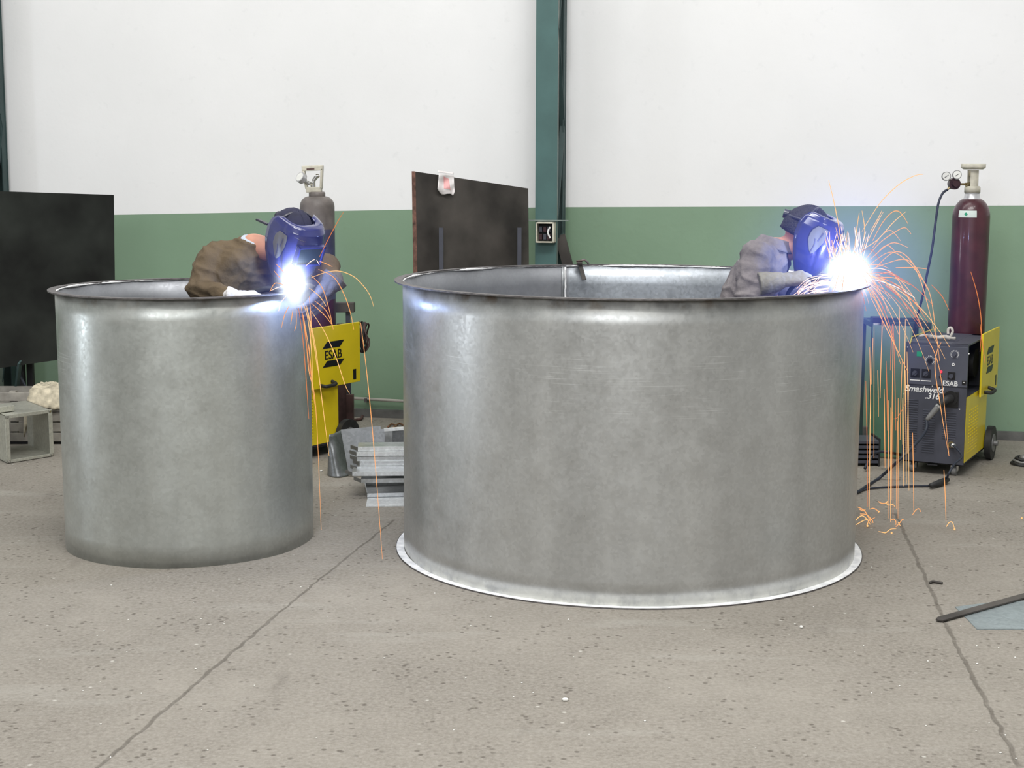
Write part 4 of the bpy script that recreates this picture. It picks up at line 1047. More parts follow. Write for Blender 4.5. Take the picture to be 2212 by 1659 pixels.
spots = [(1731, 1354), (1221, 1511), (694, 1017), (721, 1083), (1228, 1338), (1521, 1360), (1883, 1225), (1950, 1190), (28, 1003), (60, 1002), (34, 1012), (1618, 1597), (2080, 1366), (2075, 1352), (1846, 1408), (1060, 1332), (785, 1243), (1945, 1190), (1905, 1262), (2193, 1420), (2172, 1588), (2110, 1395)]
for k in range(60): spots.append((rg.uniform(20, 2200), rg.uniform(1240, 1640)))
for i, (x_, y_) in enumerate(spots):
    s = (.010 if i in (0, 1, 2) else rg.uniform(.002, .0045)); p = fl(x_, y_, s * .5)
    mb.ell(p, (s * rg.uniform(.7, 1.3), s, s * .6), nu=6, nv=4)
o = mb.build('floor_grit', 'grit'); tag(o, 'loose pale grit and spatter scattered over the concrete floor', 'grit', kind='stuff')

# ------------------------------------------------------------------ people
def ringpts(c, fwd, side, hw, hd, n=24, e=2.4):
    out = []
    for j in range(n):
        a = 2*PI*j/n; ca, sa = math.cos(a), math.sin(a)
        out.append(Vector(c) + Vector(side) * hw * math.copysign(abs(ca) ** (2 / e), ca) + Vector(fwd) * hd * math.copysign(abs(sa) ** (2 / e), sa))
    return out
def helmet(t, center, fwd, up=(0, 0, 1), scale=1.0, roll=0, lensglow=False):
    Rm = frame(fwd, up).to_4x4() @ Matrix.Rotation(roll, 4, 'X')
    Mx = Matrix.Translation(center) @ Rm @ Matrix.Scale(scale, 4)
    rows = [(0, .128, .075, .062, .018), (.06, .133, .098, .082, .0), (.14, .128, .122, .098, -.018), (.26, .105, .142, .111, -.036), (.40, .065, .150, .117, -.046), (.55, .012, .152, .118, -.042), (.70, -.045, .150, .114, -.022), (.83, -.100, .142, .104, .004), (.93, -.142, .124, .088, .026), (1.0, -.160, .098, .070, .034)]
    def S(u, v, off=0):
        v = min(max(v, 0), 1); u = max(-1, min(1, u))
        for i in range(len(rows) - 1):
            if v <= rows[i+1][0]: break
        a, b = rows[i], rows[i+1]; k = (v - a[0]) / (b[0] - a[0]); k = k*k*(3-2*k)*.5 + k*.5
        z, xf, w_, xb = [a[q] + (b[q] - a[q]) * k for q in (1, 2, 3, 4)]
        th = u * PI / 2; ct, st = math.cos(th), math.sin(th); e = 2 / 3.0
        w_ += off; xf += off
        x = xb + (xf - xb) * (abs(ct) ** e); y = w_ * math.copysign(abs(st) ** e, st)
        # pressed crease along the cheek
        cr = math.exp(-((abs(u) - .70 + .25 * (v - .5)) / .05) ** 2) * .004 * (1 if .15 < v < .9 else 0)
        y -= math.copysign(cr, y)
        return Mx @ Vector((x, y, z))
    hobj = MB().grid(lambda a, b: S(a * 2 - 1, b), 72, 40).build('welding_helmet', 'helmet', t, solid=-.004 * scale, fix=False)
    # lens housing and lens
    def loc(x, y, z): return Mx @ Vector((x, y, z))
    mb = MB(); y2, za, zb = .072, -.035, .062
    for (ya, yb, z0, z1) in ((-y2, y2, zb - .010, zb), (-y2, y2, za, za + .010), (-y2, -y2 + .010, za, zb), (y2 - .010, y2, za, zb)):
        mb.box((.135, ya, z0), (.163, yb, z1), mtx=Mx)
    mb.build('lens_frame', 'helmet', hobj, bevel=.002)
    mb = MB(); mb.box((.150, -y2 + .010, za + .010), (.156, y2 - .010, zb - .010), mtx=Mx); mb.build('lens', 'lens', hobj)
    # badges on both cheeks
    for s in (-1, 1):
        def q(u, v, s=s):
            # kidney shape: wide top, pointed bottom
            vv = .33 + .36 * v; wdt = .135 * math.sin(PI * min(1, .22 + .78 * v)) ** .7 + .005
            uc = .70 + .06 * v
            return S(s * (uc + (u - .5) * 2 * wdt), vv, .0035)
        bd = MB().grid(q, 10, 12).build('cheek_badge', 'badge', hobj, fix=False)
        MB().grid(lambda u, v, s=s: S(s * (.66 + .025 * u + .04 * v), .40 + .12 * v, .0050), 2, 8).build('badge_mark', 'badge_print', bd, fix=False)
        MB().grid(lambda u, v, s=s: S(s * (.76 + .02 * v + .016 * u - .03 * math.sin(v * 3)), .50 + .17 * v, .0050), 2, 10).build('badge_stripe', 'badge_print', bd, fix=False)
    # tiny maker lettering on the brow: short dashes
    mb = MB()
    for k in range(9):
        mb.grid(lambda u, v, k=k: S(-.42 + .035 * k + .02 * u, .30 + .010 * v + .004 * k, .0012), 1, 1)
    mb.build('brow_print', 'badge', hobj, fix=False)
    # headband, top strap and ratchet
    mb = MB()
    pts = [loc(-.012 + .105 * math.cos(a), .088 * math.sin(a), .078 + .018 * math.cos(a)) for a in [2*PI*k/40 for k in range(40)]]
    mb.tube(pts, .008, 8, closed=True)
    for k in range(14): pass
    pts = [loc(-.01 + .0 * k, .088 * math.cos(PI * k / 14), .082 + .062 * math.sin(PI * k / 14)) for k in range(15)]; mb.tube(pts, .009, 8)
    mb.build('headband', 'band', hobj)
    for s in (-1, 1):
        mb = MB(); mb.cyl(loc(-.005, s * .088, .075), loc(-.005, s * .112, .075), .021 * scale, 20); mb.build('pivot_knob', 'band', hobj, bevel=.003)
    mb = MB(); mb.cyl(loc(-.118, 0, .060), loc(-.142, 0, .056), .022 * scale, 20); mb.build('ratchet_knob', 'band', hobj, bevel=.003)
    return hobj, Mx
def head(mb, Mx):
    """skull, jaw, nose, ears, lips, added into the body's union"""
    mb.ell((-.018, 0, .035), (.096, .075, .100), mtx=Mx); mb.ell((.028, 0, -.045), (.055, .056, .062), mtx=Mx)
    mb.ell((.060, 0, -.088), (.024, .028, .018), mtx=Mx)
    mb.ell((.088, 0, .000), (.014, .012, .028), mtx=Mx); mb.ell((.094, 0, -.020), (.016, .017, .011), mtx=Mx)
    mb.ell((.080, 0, -.052), (.012, .025, .006), mtx=Mx); mb.ell((.078, 0, -.064), (.012, .022, .007), mtx=Mx)
    mb.ell((.076, 0, .050), (.018, .055, .014), mtx=Mx)
    for s in (-1, 1):
        mb.ell((-.010, s * .077, .000), (.020, .010, .034), mtx=Mx); mb.ell((.055, s * .045, -.012), (.026, .024, .022), mtx=Mx)
def hand(name, wrist, fdir, pnorm, matn, parent, side=1, curl=1.0, cuff=True, scale=1.0):
    """gloved hand: palm, five separate fingers with knuckle bends, thumb from the side of the palm"""
    Rm = frame(fdir, pnorm).to_4x4()      # x along fingers, z = back of the hand, y = left
    Mx = Matrix.Translation(wrist) @ Rm @ Matrix.Scale(scale, 4)
    mb = MB()
    P = lambda x, y, z: Mx @ Vector((x, y, z))
    def cap(a, ra, b, rb): mb.caps(P(*a), ra * scale, P(*b), rb * scale)
    for y in (-.028, -.010, .010, .028): cap((.010, y * .75, 0), .019, (.085, y, .002), .0155)
    cap((-.03, 0, 0), .031, (.02, 0, 0), .029)
    lens_ = (.040, .045, .042, .033)
    for k, y in enumerate((.031, .0105, -.0105, -.031)):
        y *= side; L_ = lens_[k]; a = 0; p = Vector((.088, y, .002)); r = .0112 if k < 3 else .0100
        for sgm, (ll, bend) in enumerate(((L_, .55), (L_ * .65, .80), (L_ * .55, .55))):
            a += bend * curl * (1 + .06 * k); q = p + Vector((math.cos(a) * ll, 0, -math.sin(a) * ll)); mb.caps(Mx @ p, r * scale, Mx @ q, r * .93 * scale); p = q; r *= .93
    s = side
    p = Vector((.022, .030 * s, -.006)); pts = [p, Vector((.052, .052 * s, -.026)), Vector((.078, .050 * s, -.044)), Vector((.098, .036 * s, -.052))]
    rr = (.0165, .0135, .0125, .0110)
    for i in range(3): mb.caps(Mx @ pts[i], rr[i] * scale, Mx @ pts[i+1], rr[i+1] * scale)
    if cuff:
        mb.loft([ringpts(P(x, 0, 0), Rm.to_3x3() @ Vector((0, 0, 1)), Rm.to_3x3() @ Vector((0, 1, 0)), r_ * scale, r_ * .85 * scale, 20, 2) for x, r_ in ((-.12 * cuff, .052), (-.08 * cuff, .050), (-.04 * cuff, .044), (0, .038))])
    return remesh(mb, .0045 * scale, matn, name, parent, 3, lambda c: .0022 * noise.noise(c * 45) + .0015 * noise.noise(c * 95)), Mx
def folds(amp, seed=0.0):
    sv = Vector((seed, seed * .7, 0))
    def f(c):
        a = noise.noise(Vector((c.x * 5, c.y * 5, c.z * 9)) + sv)
        b = noise.noise(Vector((c.x * 14 + a * 2, c.y * 12, c.z * 17 - a * 3)) + sv)
        r = 1 - abs(noise.noise(Vector((c.x * 8 + a, c.y * 8, c.z * 13 + c.x * 6)) + sv)) * 3
        return amp * (.8 * a + .45 * b + .55 * max(r, 0) ** 2 - .2)
    return f
def person(label, J, jm, glove_mats, shirt, cap_, seed, hfwd, hup, hcen, hscale, gloves, collar_mat, big=1.0):
    t = thing('person', label, 'person', (J['hip'].x, J['hip'].y, 0))
    hel, Mx = helmet(t, hcen, hfwd, hup, hscale)
    hip, chest, neck = J['hip'], J['chest'], J['neck']
    sd = (J['sl'] - J['sr']).normalized()                     # side vector, right -> left shoulder
    spine = (neck - hip).normalized(); fw = sd.cross(spine).normalized()
    hb = Vector(hcen) - Mx.to_3x3() @ Vector((.02, 0, .03))
    # body: one continuous skin surface from head to feet
    mb = MB(); head(mb, Mx)
    mb.caps(hb - Vector((0, 0, .03)), .054, neck, .062); mb.caps(neck, .065, chest, .11); mb.caps(chest, .11, hip, .12)
    for s in 'rl':
        S_, E_, Wp = J['s' + s], J['e' + s], J['w' + s]
        mb.caps(neck, .05, S_, .05); mb.caps(S_, .045, E_, .036); mb.caps(E_, .036, E_.lerp(Wp, .9), .026)
        hp2 = hip + sd * (.09 if s == 'l' else -.09); kn, an = J['k' + s], J['a' + s]
        mb.caps(hp2, .085, kn, .05); mb.caps(kn, .05, an, .036); mb.caps(an, .036, an + Vector((fw.x, fw.y, 0)).normalized() * .12 + Vector((0, 0, -.03)), .03)
    remesh(mb, .012, 'skin', 'body', t, 3)
    # eyes sit half way up the head, behind the lens
    mb = MB()
    for s in (-1, 1): mb.ell((.066, s * .032, .012), .012, mtx=Mx)
    mb.build('eyes', 'white_paint', t)
    # hair / cap
    mb = MB()
    def dome(u, v, g=1.0, cut=1.35):
        th = 2*PI*u; ph = v * cut; wv_ = .003 * noise.noise(Vector((u * 20, v * 8, seed)))
        zz_ = .035 + (.108 * g + wv_) * math.cos(ph); return Mx @ Vector((-.020 + (.104 * g + wv_) * math.sin(ph) * math.cos(th), (.083 * g + wv_) * math.sin(ph) * math.sin(th), zz_ - (.02 if math.cos(th) < 0 else 0) * v))
    if cap_:
        mb.grid(lambda u, v: dome(u, v, 1.08, 1.30), 32, 12); mb.build('cap', 'cap', t, solid=.004, fix=False)
        mb = MB(); mb.grid(lambda u, v: dome(u, .8 + .55 * v, 1.0, 1.35), 32, 8); mb.build('hair', 'hair', t, solid=.006, fix=False)
        mb = MB(); mb.grid(lambda u, v: Mx @ Vector((.07 + .055 * v - .02 * (2*u-1)**2 * 2, .062 * (2 * u - 1), .105 - .012 * v - .02 * (2*u-1)**2)), 12, 5); mb.build('cap_peak', 'band', t, solid=.004, fix=False)
        mb = MB(); mb.bar(Mx @ Vector((-.09, -.08, .040)), Mx @ Vector((-.175, -.085, .020)), .020, .010); mb.build('strap_end', 'band', t, bevel=.004)
    else:
        mb.grid(lambda u, v: dome(u, v, 1.03, 1.75), 32, 14); mb.build('hair', 'hair', t, solid=.006, fix=False)
    # jacket
    mb = MB(); n = 28
    prof = J.get('torso') or [(-.16, .185, .145), (0.0, .175, .135), (.25, .170, .130), (.55, .190, .135), (.80, .200, .130), (.93, .165, .110), (1.0, .098, .085), (1.05, .080, .074)]
    L_ = (neck - hip).length; rings = []
    for k, hw, hdp in prof:
        base = hip.lerp(neck, k); bow = -fw * .045 * math.sin(PI * max(0, min(1, k))) * J.get('bow', 1)
        rings.append(ringpts(base + bow, fw, sd, hw * big, hdp * big, n))
    mb.loft(rings)
    for s in 'rl':
        S_, E_, Wp = J['s' + s], J['e' + s], J['w' + s]
        mb.caps(neck.lerp(S_, .35) - spine * .02, .070, S_, .072)
        mb.caps(S_, .078, S_.lerp(E_, .5), .070); mb.caps(S_.lerp(E_, .5), .070, E_, .062); mb.caps(E_, .062, E_.lerp(Wp, .45), .058); mb.caps(E_.lerp(Wp, .45), .058, E_.lerp(Wp, .92), .047)
    remesh(mb, .0085, jm, 'jacket', t, 5, folds(.017, seed))
    # collar
    cz = neck + spine * .035
    def coll(u, v):
        a = -PI * .5 + (u - .5) * 1.75 * PI + PI * .5 - PI/2
        a = PI * .5 + .25 + u * (2 * PI - .5)
        r0 = .070 + .030 * v; h = .050 * (1 - v) - .005
        return cz + fw * math.sin(a) * r0 + sd * math.cos(a) * r0 * 1.05 + spine * (h - .02)
    if not cap_: MB().grid(coll, 34, 6).build('collar', jm, t, solid=.006, fix=False)
    # shirt showing at the neck
    mb = MB(); mb.loft([ringpts(neck + spine * h_, fw, sd, r_, r_ * .95, 24, 2) for h_, r_ in (((-.02, .083), (.025, .074), (.038, .066)) if cap_ else ((-.02, .080), (.03, .070), (.050, .062)))]); mb.build('shirt_neck', shirt, t)
    # trousers and boots
    mb = MB(); hz = Vector((0, 0, 1)); f2 = Vector((fw.x, fw.y, 0)).normalized(); s2 = Vector((sd.x, sd.y, 0)).normalized()
    mb.loft([ringpts(hip + hz * z_, f2, s2, w_, d_, 24) for z_, w_, d_ in ((.06, .17, .125), (-.03, .185, .14), (-.12, .175, .135))])
    for s in 'rl':
        hp2 = hip + sd * (.09 if s == 'l' else -.09); kn, an = J['k' + s], J['a' + s]
        mb.caps(hp2, .105, kn, .078); mb.caps(kn, .078, an + Vector((0, 0, .03)), .068)
    remesh(mb, .012, 'trousers', 'trousers', t, 3, folds(.006, seed + 3))
    for s in 'rl':
        an = J['a' + s]; mb = MB(); b0 = Vector((an.x, an.y, 0))
        mb.loft([ringpts(b0 + f2 * fx + hz * z_, f2, s2, w_, d_, 24, 2.6) for z_, fx, w_, d_ in ((.0, .045, .048, .135), (.03, .045, .050, .138), (.06, .035, .046, .115), (.09, .0, .044, .065), (.16, -.01, .046, .055))])
        mb.build('boot', 'boots', t, bevel=.004)
    for nm, gm, wr, fd, pn, sidev, crl_, sc_, cl_ in gloves:
        hand('glove', wr, fd, pn, gm, t, sidev, crl_, cl_, sc_)
    return t, Mx

V = Vector
# right welder, in profile, standing inside the large tub
Yw = 7.18
J = dict(hip=at(1592, 790, Yw + .05), chest=at(1640, 600, Yw + .02), neck=at(1668, 541, Yw),
         sr=at(1634, 556, Yw - .16), sl=at(1650, 560, Yw + .17),
         er=at(1614, 646, Yw - .22), el=at(1640, 660, Yw + .20),
         wr=at(1672, 613, Yw - .26), wl=at(1715, 630, Yw + .02))
J['kr'] = V((J['hip'].x - .0, J['hip'].y - .09, .48)); J['kl'] = V((J['hip'].x + .02, J['hip'].y + .10, .48))
J['ar'] = V((J['hip'].x - .06, J['hip'].y - .10, .09)); J['al'] = V((J['hip'].x - .0, J['hip'].y + .11, .09))
hR = at(1741, 513, Yw - .02)
fR = V((.86, -.33, -.43))
pR, MR = person('person in a grey work jacket and blue helmet, bent over inside the large tub', J, 'jacket_grey', None, 'shirt_red', False, 2.0, fR, (.0, 0, 1), hR, 1.0,
    [('r', 'glove_hide', at(1690, 606, Yw - .27), V((.9, .05, .12)), V((-.1, -.45, .9)), 1, .95, 1.12, .8),
     ('l', 'glove_dark', at(1722, 628, Yw - .02), V((.9, -.35, .05)), V((-.1, .35, .9)), -1, .95, .95, 1)], None, big=.92)
# left welder, turned towards the camera, standing inside the smaller tub
Yv = 7.32
J = dict(hip=at(480, 800, Yv + .02), chest=at(520, 610, Yv - .05), neck=at(549, 533, Yv - .10),
         sr=at(462, 560, Yv - .12), sl=at(596, 566, Yv + .08),
         er=at(430, 622, Yv - .20), el=at(704, 578, Yv + .02),
         wr=at(492, 640, Yv - .38), wl=at(716, 612, Yv - .13), bow=1.2)
J['kr'] = V((J['hip'].x - .09, J['hip'].y - .04, .48)); J['kl'] = V((J['hip'].x + .10, J['hip'].y + .04, .48))
J['ar'] = V((J['hip'].x - .09, J['hip'].y - .02, .09)); J['al'] = V((J['hip'].x + .10, J['hip'].y + .06, .09))
hL = at(629, 522, Yv - .22)
fL = V((.60, -.66, -.46))
pL, ML = person('person in a brown work jacket and blue helmet, bent over inside the smaller tub', J, 'jacket_brown', None, 'shirt_blue', True, 5.0, fL, (0, 0, 1), hL, 1.02,
    [('r', 'glove_white', at(508, 639, 6.93), V((.95, .0, -.02)), V((0, -.3, .95)), 1, .9, .95, .3),
     ('l', 'glove_dark', at(712, 617, Yv - .15), V((-.58, -.25, -.76)), V((.6, -.65, -.45)), 1, .7, 1.35, .32)], None)

# ------------------------------------------------------------------ torches
def torch(label, grip0, grip1, tip, tail):
    t = thing('welding_torch', label, 'welding torch', grip0)
    g0, g1, tp = V(grip0), V(grip1), V(tip)
    MB().tube(smoothpath([g0, g0.lerp(g1, .5) + V((0, 0, .008)), g1]), .0145, 14).build('handle', 'rubber', t)
    d = (g1 - g0).normalized(); mid = g1 + d * .05
    MB().tube(smoothpath([g1, mid, tp.lerp(mid, .35)]), .008, 10).build('neck', 'machine_grey', t)
    MB().tube([tp.lerp(mid, .38), tp], [.012, .009], 12).build('nozzle', 'copper', t)
    MB().tube(smoothpath([g0] + tail), .010, 10).build('cable', 'hose', t)
    return t
AL = at(634, 622, 6.93); AR = at(1828, 602, 6.86)
torch('torch in the gloved hands of the welder in the grey jacket', at(1722, 612, Yw - .28), at(1772, 606, Yw - .29), AR + V((-.045, .01, .03)), [at(1700, 640, 7.0), at(1690, 720, 7.05), at(1690, 900, 7.05)])
torch('dark torch held over the rim by the welder in the brown jacket', at(545, 632, 6.98), at(598, 625, 6.97), AL + V((-.035, .0, .022)), [at(525, 645, 7.05), at(515, 720, 7.1), at(515, 900, 7.1)])

# ------------------------------------------------------------------ arcs and the emissive volumes painting their bloom and haze
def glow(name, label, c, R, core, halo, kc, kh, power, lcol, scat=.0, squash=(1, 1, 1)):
    mt = bpy.data.materials.new(name + '_bloom'); mt.use_nodes = True; nt = mt.node_tree; nt.nodes.clear(); L = nt.links
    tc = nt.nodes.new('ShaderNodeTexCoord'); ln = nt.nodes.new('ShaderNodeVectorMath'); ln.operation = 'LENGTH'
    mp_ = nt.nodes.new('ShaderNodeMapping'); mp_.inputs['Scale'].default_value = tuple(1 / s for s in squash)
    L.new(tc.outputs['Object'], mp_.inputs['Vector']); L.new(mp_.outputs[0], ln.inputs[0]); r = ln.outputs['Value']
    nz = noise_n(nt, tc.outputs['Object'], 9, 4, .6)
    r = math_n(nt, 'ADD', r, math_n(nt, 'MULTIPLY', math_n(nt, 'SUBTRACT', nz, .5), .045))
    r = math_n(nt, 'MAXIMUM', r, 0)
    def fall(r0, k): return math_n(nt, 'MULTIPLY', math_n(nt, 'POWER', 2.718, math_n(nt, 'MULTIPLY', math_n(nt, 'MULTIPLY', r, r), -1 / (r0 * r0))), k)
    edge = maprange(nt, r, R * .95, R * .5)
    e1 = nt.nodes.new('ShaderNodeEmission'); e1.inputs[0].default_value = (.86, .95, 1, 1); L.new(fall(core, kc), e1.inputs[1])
    e2 = nt.nodes.new('ShaderNodeEmission'); e2.inputs[0].default_value = (.16, .24, 1, 1)  # halo paints bloom and lit haze as emission around the arc
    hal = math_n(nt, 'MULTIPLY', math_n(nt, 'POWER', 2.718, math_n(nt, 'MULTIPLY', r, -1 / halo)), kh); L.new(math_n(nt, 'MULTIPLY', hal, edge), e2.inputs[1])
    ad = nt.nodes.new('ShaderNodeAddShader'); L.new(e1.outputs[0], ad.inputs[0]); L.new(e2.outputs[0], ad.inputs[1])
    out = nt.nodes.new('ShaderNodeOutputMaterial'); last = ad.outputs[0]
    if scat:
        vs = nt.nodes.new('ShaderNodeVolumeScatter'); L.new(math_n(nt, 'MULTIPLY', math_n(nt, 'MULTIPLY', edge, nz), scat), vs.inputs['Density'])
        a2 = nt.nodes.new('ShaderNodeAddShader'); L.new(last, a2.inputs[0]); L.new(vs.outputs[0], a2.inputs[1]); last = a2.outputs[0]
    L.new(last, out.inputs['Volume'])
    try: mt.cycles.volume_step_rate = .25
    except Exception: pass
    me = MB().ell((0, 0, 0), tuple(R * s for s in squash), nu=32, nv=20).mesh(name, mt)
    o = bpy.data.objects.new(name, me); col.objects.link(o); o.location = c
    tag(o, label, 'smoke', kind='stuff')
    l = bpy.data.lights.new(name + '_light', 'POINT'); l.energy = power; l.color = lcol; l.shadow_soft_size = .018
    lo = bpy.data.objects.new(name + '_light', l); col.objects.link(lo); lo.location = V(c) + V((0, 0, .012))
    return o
glow('arc_glow', 'blue white painted bloom and haze of the arc at the rim of the smaller tub', AL + V((0, 0, .022)), .36, .054, .085, 45, 2.2, 7, (.38, .54, 1), squash=(.85, .85, 1.35))
glow('arc_glow', 'large blue white painted bloom and haze of the arc at the right rim of the large tub', AR + V((.012, 0, .02)), .70, .066, .17, 48, 2.0, 11, (.38, .52, 1))

# ------------------------------------------------------------------ sparks
def trail(mb, pts, r, mi):
    k = len(pts); r *= .78; rs = [r * (.35 + .65 * math.sin(PI * min(.93, .12 + .85 * i / (k - 1)))) for i in range(k)]
    mb.tube(pts, rs, 5, mi)
def ballistic(c, v, t0, t1, n=14, g=9.8, drag=.6):
    out = []
    for i in range(n):
        t_ = t0 + (t1 - t0) * i / (n - 1); k = (1 - math.exp(-drag * t_)) / drag
        out.append(V((c.x + v[0] * k, c.y + v[1] * k, c.z + v[2] * k - .5 * g * t_ * t_)))
    return out
def px_trail(mb, pp, Y0, Y1, r, mi):
    n_ = len(pp); pts = [at(x, y, Y0 + (Y1 - Y0) * i / max(1, n_ - 1)) for i, (x, y) in enumerate(pp)]
    trail(mb, smoothpath(pts, 6) if n_ > 2 else [pts[0].lerp(pts[1], q / 8) for q in range(9)], r, mi)
SM = ['spark_hot', 'spark', 'spark_dim', 'spark_yellow']
rg = random.Random(21)
# right shower
mb = MB()
R_ = [([(1885, 520), (1905, 483), (1925, 460), (1940, 456), (1952, 468), (1961, 483)], 1), ([(1870, 560), (1900, 525), (1935, 500), (1955, 492), (1968, 505)], 1),
      ([(1850, 545), (1893, 520), (1930, 480), (1957, 457)], 3), ([(1862, 500), (1900, 440), (1940, 400), (1975, 380), (1994, 377)], 3), ([(1822, 560), (1812, 490), (1800, 430), (1790, 390)], 3),
      ([(1880, 590), (1930, 545), (1965, 560), (1990, 610), (2012, 690), (2027, 745)], 1), ([(1880, 600), (1925, 590), (1960, 640), (1995, 715), (2030, 800), (2050, 985)], 1),
      ([(1875, 575), (1920, 545), (1955, 560), (1990, 600), (2010, 640), (2022, 720), (2030, 780)], 1), ([(1885, 580), (1950, 560), (1980, 580), (2003, 625)], 1),
      ([(2012, 615), (2035, 640), (2050, 670)], 2), ([(2097, 587), (2112, 640), (2120, 700), (2117, 760)], 2), ([(2117, 700), (2122, 740), (2128, 785)], 2),
      ([(1880, 640), (1905, 690), (1940, 760), (1962, 805)], 1), ([(1890, 600), (1930, 600), (1965, 615)], 1), ([(1880, 560), (1925, 525), (1962, 535)], 1),
      ([(1935, 578), (1975, 578), (2002, 581)], 1), ([(1860, 540), (1868, 500), (1862, 455)], 3), ([(1846, 540), (1850, 500), (1856, 460)], 3), ([(1870, 530), (1890, 490), (1908, 458)], 3),
      ([(1880, 500), (1895, 475), (1905, 455)], 3), ([(1885, 535), (1905, 508), (1925, 498), (1945, 520)], 1), ([(1890, 552), (1915, 530), (1935, 545)], 1)]
for pp, mi in R_: px_trail(mb, pp, 6.86, 6.86 + rg.uniform(-.25, .35), .0024, mi)
for k in range(95):
    a = rg.uniform(-.35, 1.0) * 1.6; sp = rg.uniform(.8, 2.1); vx = sp * math.sin(a) ; vz = abs(sp * math.cos(a)) * rg.uniform(.5, 1.0)
    if vx < 0: vx *= .55; vz *= .6
    tr_ = ballistic(AR, (vx, rg.uniform(-.7, .9), vz), rg.uniform(.01, .10), 0, 2)
    t0 = rg.uniform(.02, .12); t1 = t0 + rg.uniform(.07, .22)
    trail(mb, ballistic(AR, (vx, rg.uniform(-.7, .9), vz), t0, t1), rg.uniform(.0014, .0026), rg.choice((0, 0, 1)) if t1 < .17 else rg.choice((1, 1, 3, 2)))
for k in range(46):
    x0 = 1790 + 75 * rg.random(); a = rg.uniform(-1, 1); l_ = rg.uniform(20, 70)
    y0 = 560 + rg.uniform(-8, 8); px_trail(mb, [(x0, y0), (x0 + a * 14, y0 - l_ * .6), (x0 + a * 22, y0 - l_)], 6.86, 6.86 + rg.uniform(-.1, .1), .0018, rg.choice((0, 0, 3)))
# left fringe of the right shower
for k in range(26):
    y0 = 600 + rg.uniform(-10, 30); l_ = rg.uniform(25, 80); px_trail(mb, [(1790, y0), (1790 - l_ * .6, y0 + l_ * .10), (1790 - l_, y0 + l_ * rg.uniform(.25, .6))], 6.86, 6.80, .0019, 0)
# long fall of sparks to the floor
falls = [(1873, 823, 1095), (1879, 820, 1100), (1884, 730, 830), (1888, 705, 990), (1903, 705, 860), (1905, 660, 760), (1911, 840, 1010), (1916, 780, 930), (1919, 865, 1120), (1924, 880, 1135), (1929, 890, 1130), (1927, 720, 1080), (1933, 700, 930), (1940, 860, 1120), (1946, 780, 950), (1953, 690, 1050), (1957, 800, 1045), (1962, 760, 1060), (1973, 935, 1105), (2042, 1015, 1135), (1897, 800, 900), (1880, 750, 905), (1937, 910, 1100), (1950, 860, 960), (1925, 700, 800), (1943, 660, 760), (1961, 830, 980)]
for x_, ya, yb in falls:
    yl_ = max(yb, 1095); Yf = fl(x_, 1120).y if yb > 1000 else 7.4
    sl = rg.uniform(-3, 4) if x_ != 2042 else 3
    px_trail(mb, [(x_ - sl, ya), (x_, (ya + yb) / 2), (x_ + sl * .6, yb)], min(Yf, 7.65) - .1, min(Yf, 7.65), rg.uniform(.0018, .0028), rg.choice((1, 1, 2, 3)))
px_trail(mb, [(1930, 905), (1940, 900), (1957, 870)], 7.5, 7.5, .0015, 2)
px_trail(mb, [(2033, 740), (2024, 760), (2020, 800), (2032, 880), (2040, 930), (2050, 985)], 7.4, 7.6, .0024, 1)
o = mb.build('spark_shower', SM, fix=False); tag(o, 'dense orange spark shower spraying from the arc on the large tub and falling to the floor', 'sparks', kind='stuff')
# bounces on the floor
mb = MB()
B_ = [[(1845, 1133), (1850, 1122), (1862, 1114), (1873, 1122), (1880, 1133)], [(1852, 1095), (1868, 1104), (1882, 1130)], [(1858, 1110), (1872, 1112), (1884, 1124), (1886, 1130)], [(1848, 1134), (1866, 1124), (1880, 1120)], [(1873, 1136), (1877, 1125), (1890, 1118)],
      [(1878, 1100), (1886, 1098), (1893, 1101), (1898, 1106)], [(1897, 1083), (1905, 1087), (1918, 1086)], [(1912, 1086), (1920, 1091), (1929, 1090), (1933, 1095)], [(1913, 1088), (1917, 1083), (1919, 1090)],
      [(1924, 1124), (1930, 1121), (1935, 1126), (1935, 1134)], [(1935, 1138), (1943, 1130), (1949, 1122), (1953, 1124)], [(1940, 1128), (1945, 1136)], [(1898, 1148), (1908, 1150), (1914, 1150), (1924, 1143), (1936, 1142)], [(1971, 1112), (1978, 1102), (1985, 1099), (1989, 1106)],
      [(2044, 1138), (2050, 1129), (2057, 1128), (2062, 1142)], [(1856, 1100), (1862, 1102), (1870, 1101)], [(1874, 1130), (1872, 1137)]]
for pp in B_:
    base = fl(pp[0][0], max(y for _, y in pp) + 2).y
    px_trail(mb, pp, base, base, .0030, rg.choice((1, 3, 3)))
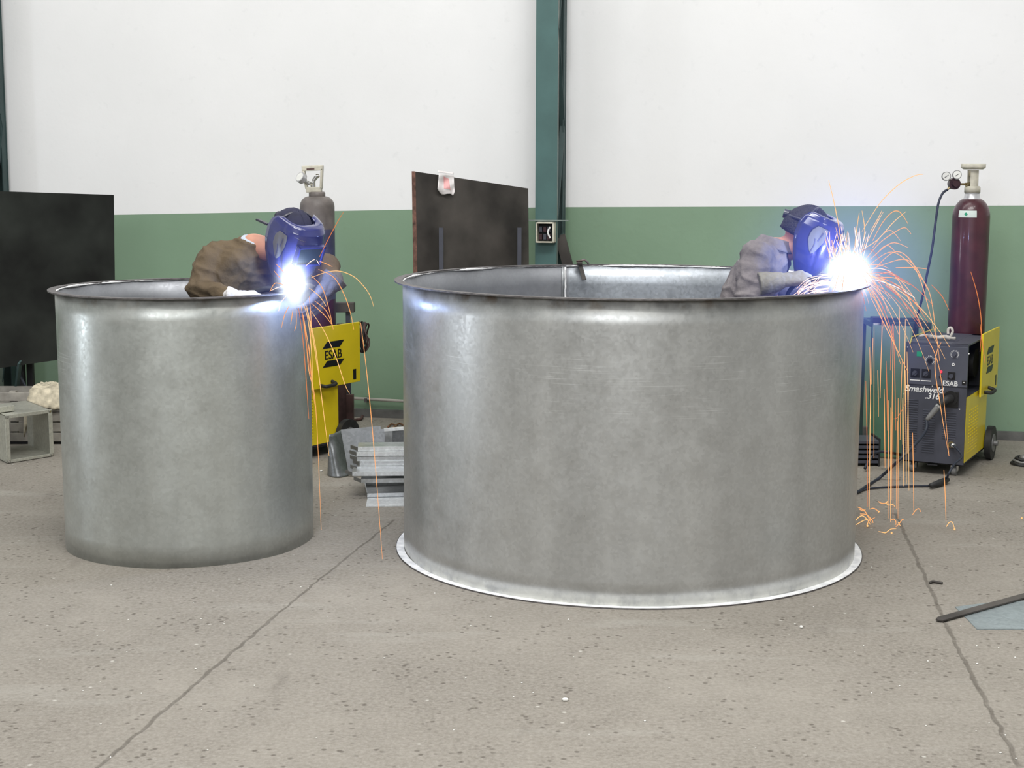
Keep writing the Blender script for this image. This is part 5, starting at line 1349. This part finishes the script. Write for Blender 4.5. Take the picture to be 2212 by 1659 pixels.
for x_, y_ in ((1874, 1136), (1926, 1151), (2207, 1119), (2062, 1143), (1898, 1105)):
    mb.ell(fl(x_, y_, .006), .005, 3, nu=8, nv=6)
o = mb.build('spark_bounce', SM, fix=False); tag(o, 'small orange sparks bouncing on the floor at the right foot of the large tub', 'sparks', kind='stuff')
# left shower
mb = MB()
L_ = [([(672, 600), (705, 588), (735, 586), (765, 598), (787, 620), (800, 640), (807, 662)], 3), ([(688, 582), (722, 600), (745, 640), (758, 680), (764, 712)], 1), ([(690, 564), (705, 570), (718, 576)], 1), ([(672, 595), (695, 620), (710, 665), (720, 712)], 1),
      ([(668, 622), (690, 640), (705, 662)], 3), ([(690, 555), (710, 515), (730, 478), (742, 458)], 2), ([(655, 655), (665, 690), (673, 760), (676, 850)], 3), ([(650, 660), (660, 720), (667, 800), (682, 880), (694, 1145)], 1),
      ([(662, 660), (680, 740), (690, 820), (700, 900), (711, 985)], 3), ([(645, 665), (655, 740), (662, 830), (667, 905)], 2), ([(672, 672), (700, 715), (725, 770), (745, 830), (755, 850)], 3), ([(779, 697), (787, 760), (797, 850), (807, 960), (818, 1100), (826, 1208)], 1),
      ([(668, 640), (672, 700), (668, 760)], 1), ([(673, 655), (700, 680), (716, 700)], 1), ([(680, 650), (705, 672), (720, 710)], 1), ([(625, 660), (615, 680), (608, 708)], 1), ([(618, 640), (606, 655), (602, 672)], 0), ([(606, 602), (592, 585)], 1), ([(614, 590), (604, 578), (596, 570)], 1),
      ([(612, 615), (594, 612), (583, 630)], 1), ([(610, 618), (598, 622), (585, 628)], 0), ([(680, 560), (670, 566), (660, 575)], 0), ([(684, 562), (690, 572)], 0), ([(662, 665), (676, 730), (686, 800)], 3), ([(640, 668), (640, 700), (636, 715)], 1), ([(633, 668), (628, 700)], 1),
      ([(655, 680), (668, 760), (674, 830), (681, 880)], 1), ([(652, 670), (662, 745), (672, 815)], 2)]
for pp, mi in L_: px_trail(mb, pp, 6.93 - .03, 6.88 - rg.uniform(0, .25), .0022, mi)
o = mb.build('spark_shower', SM, fix=False); tag(o, 'sparse orange spark trails falling from the arc on the smaller tub', 'sparks', kind='stuff')
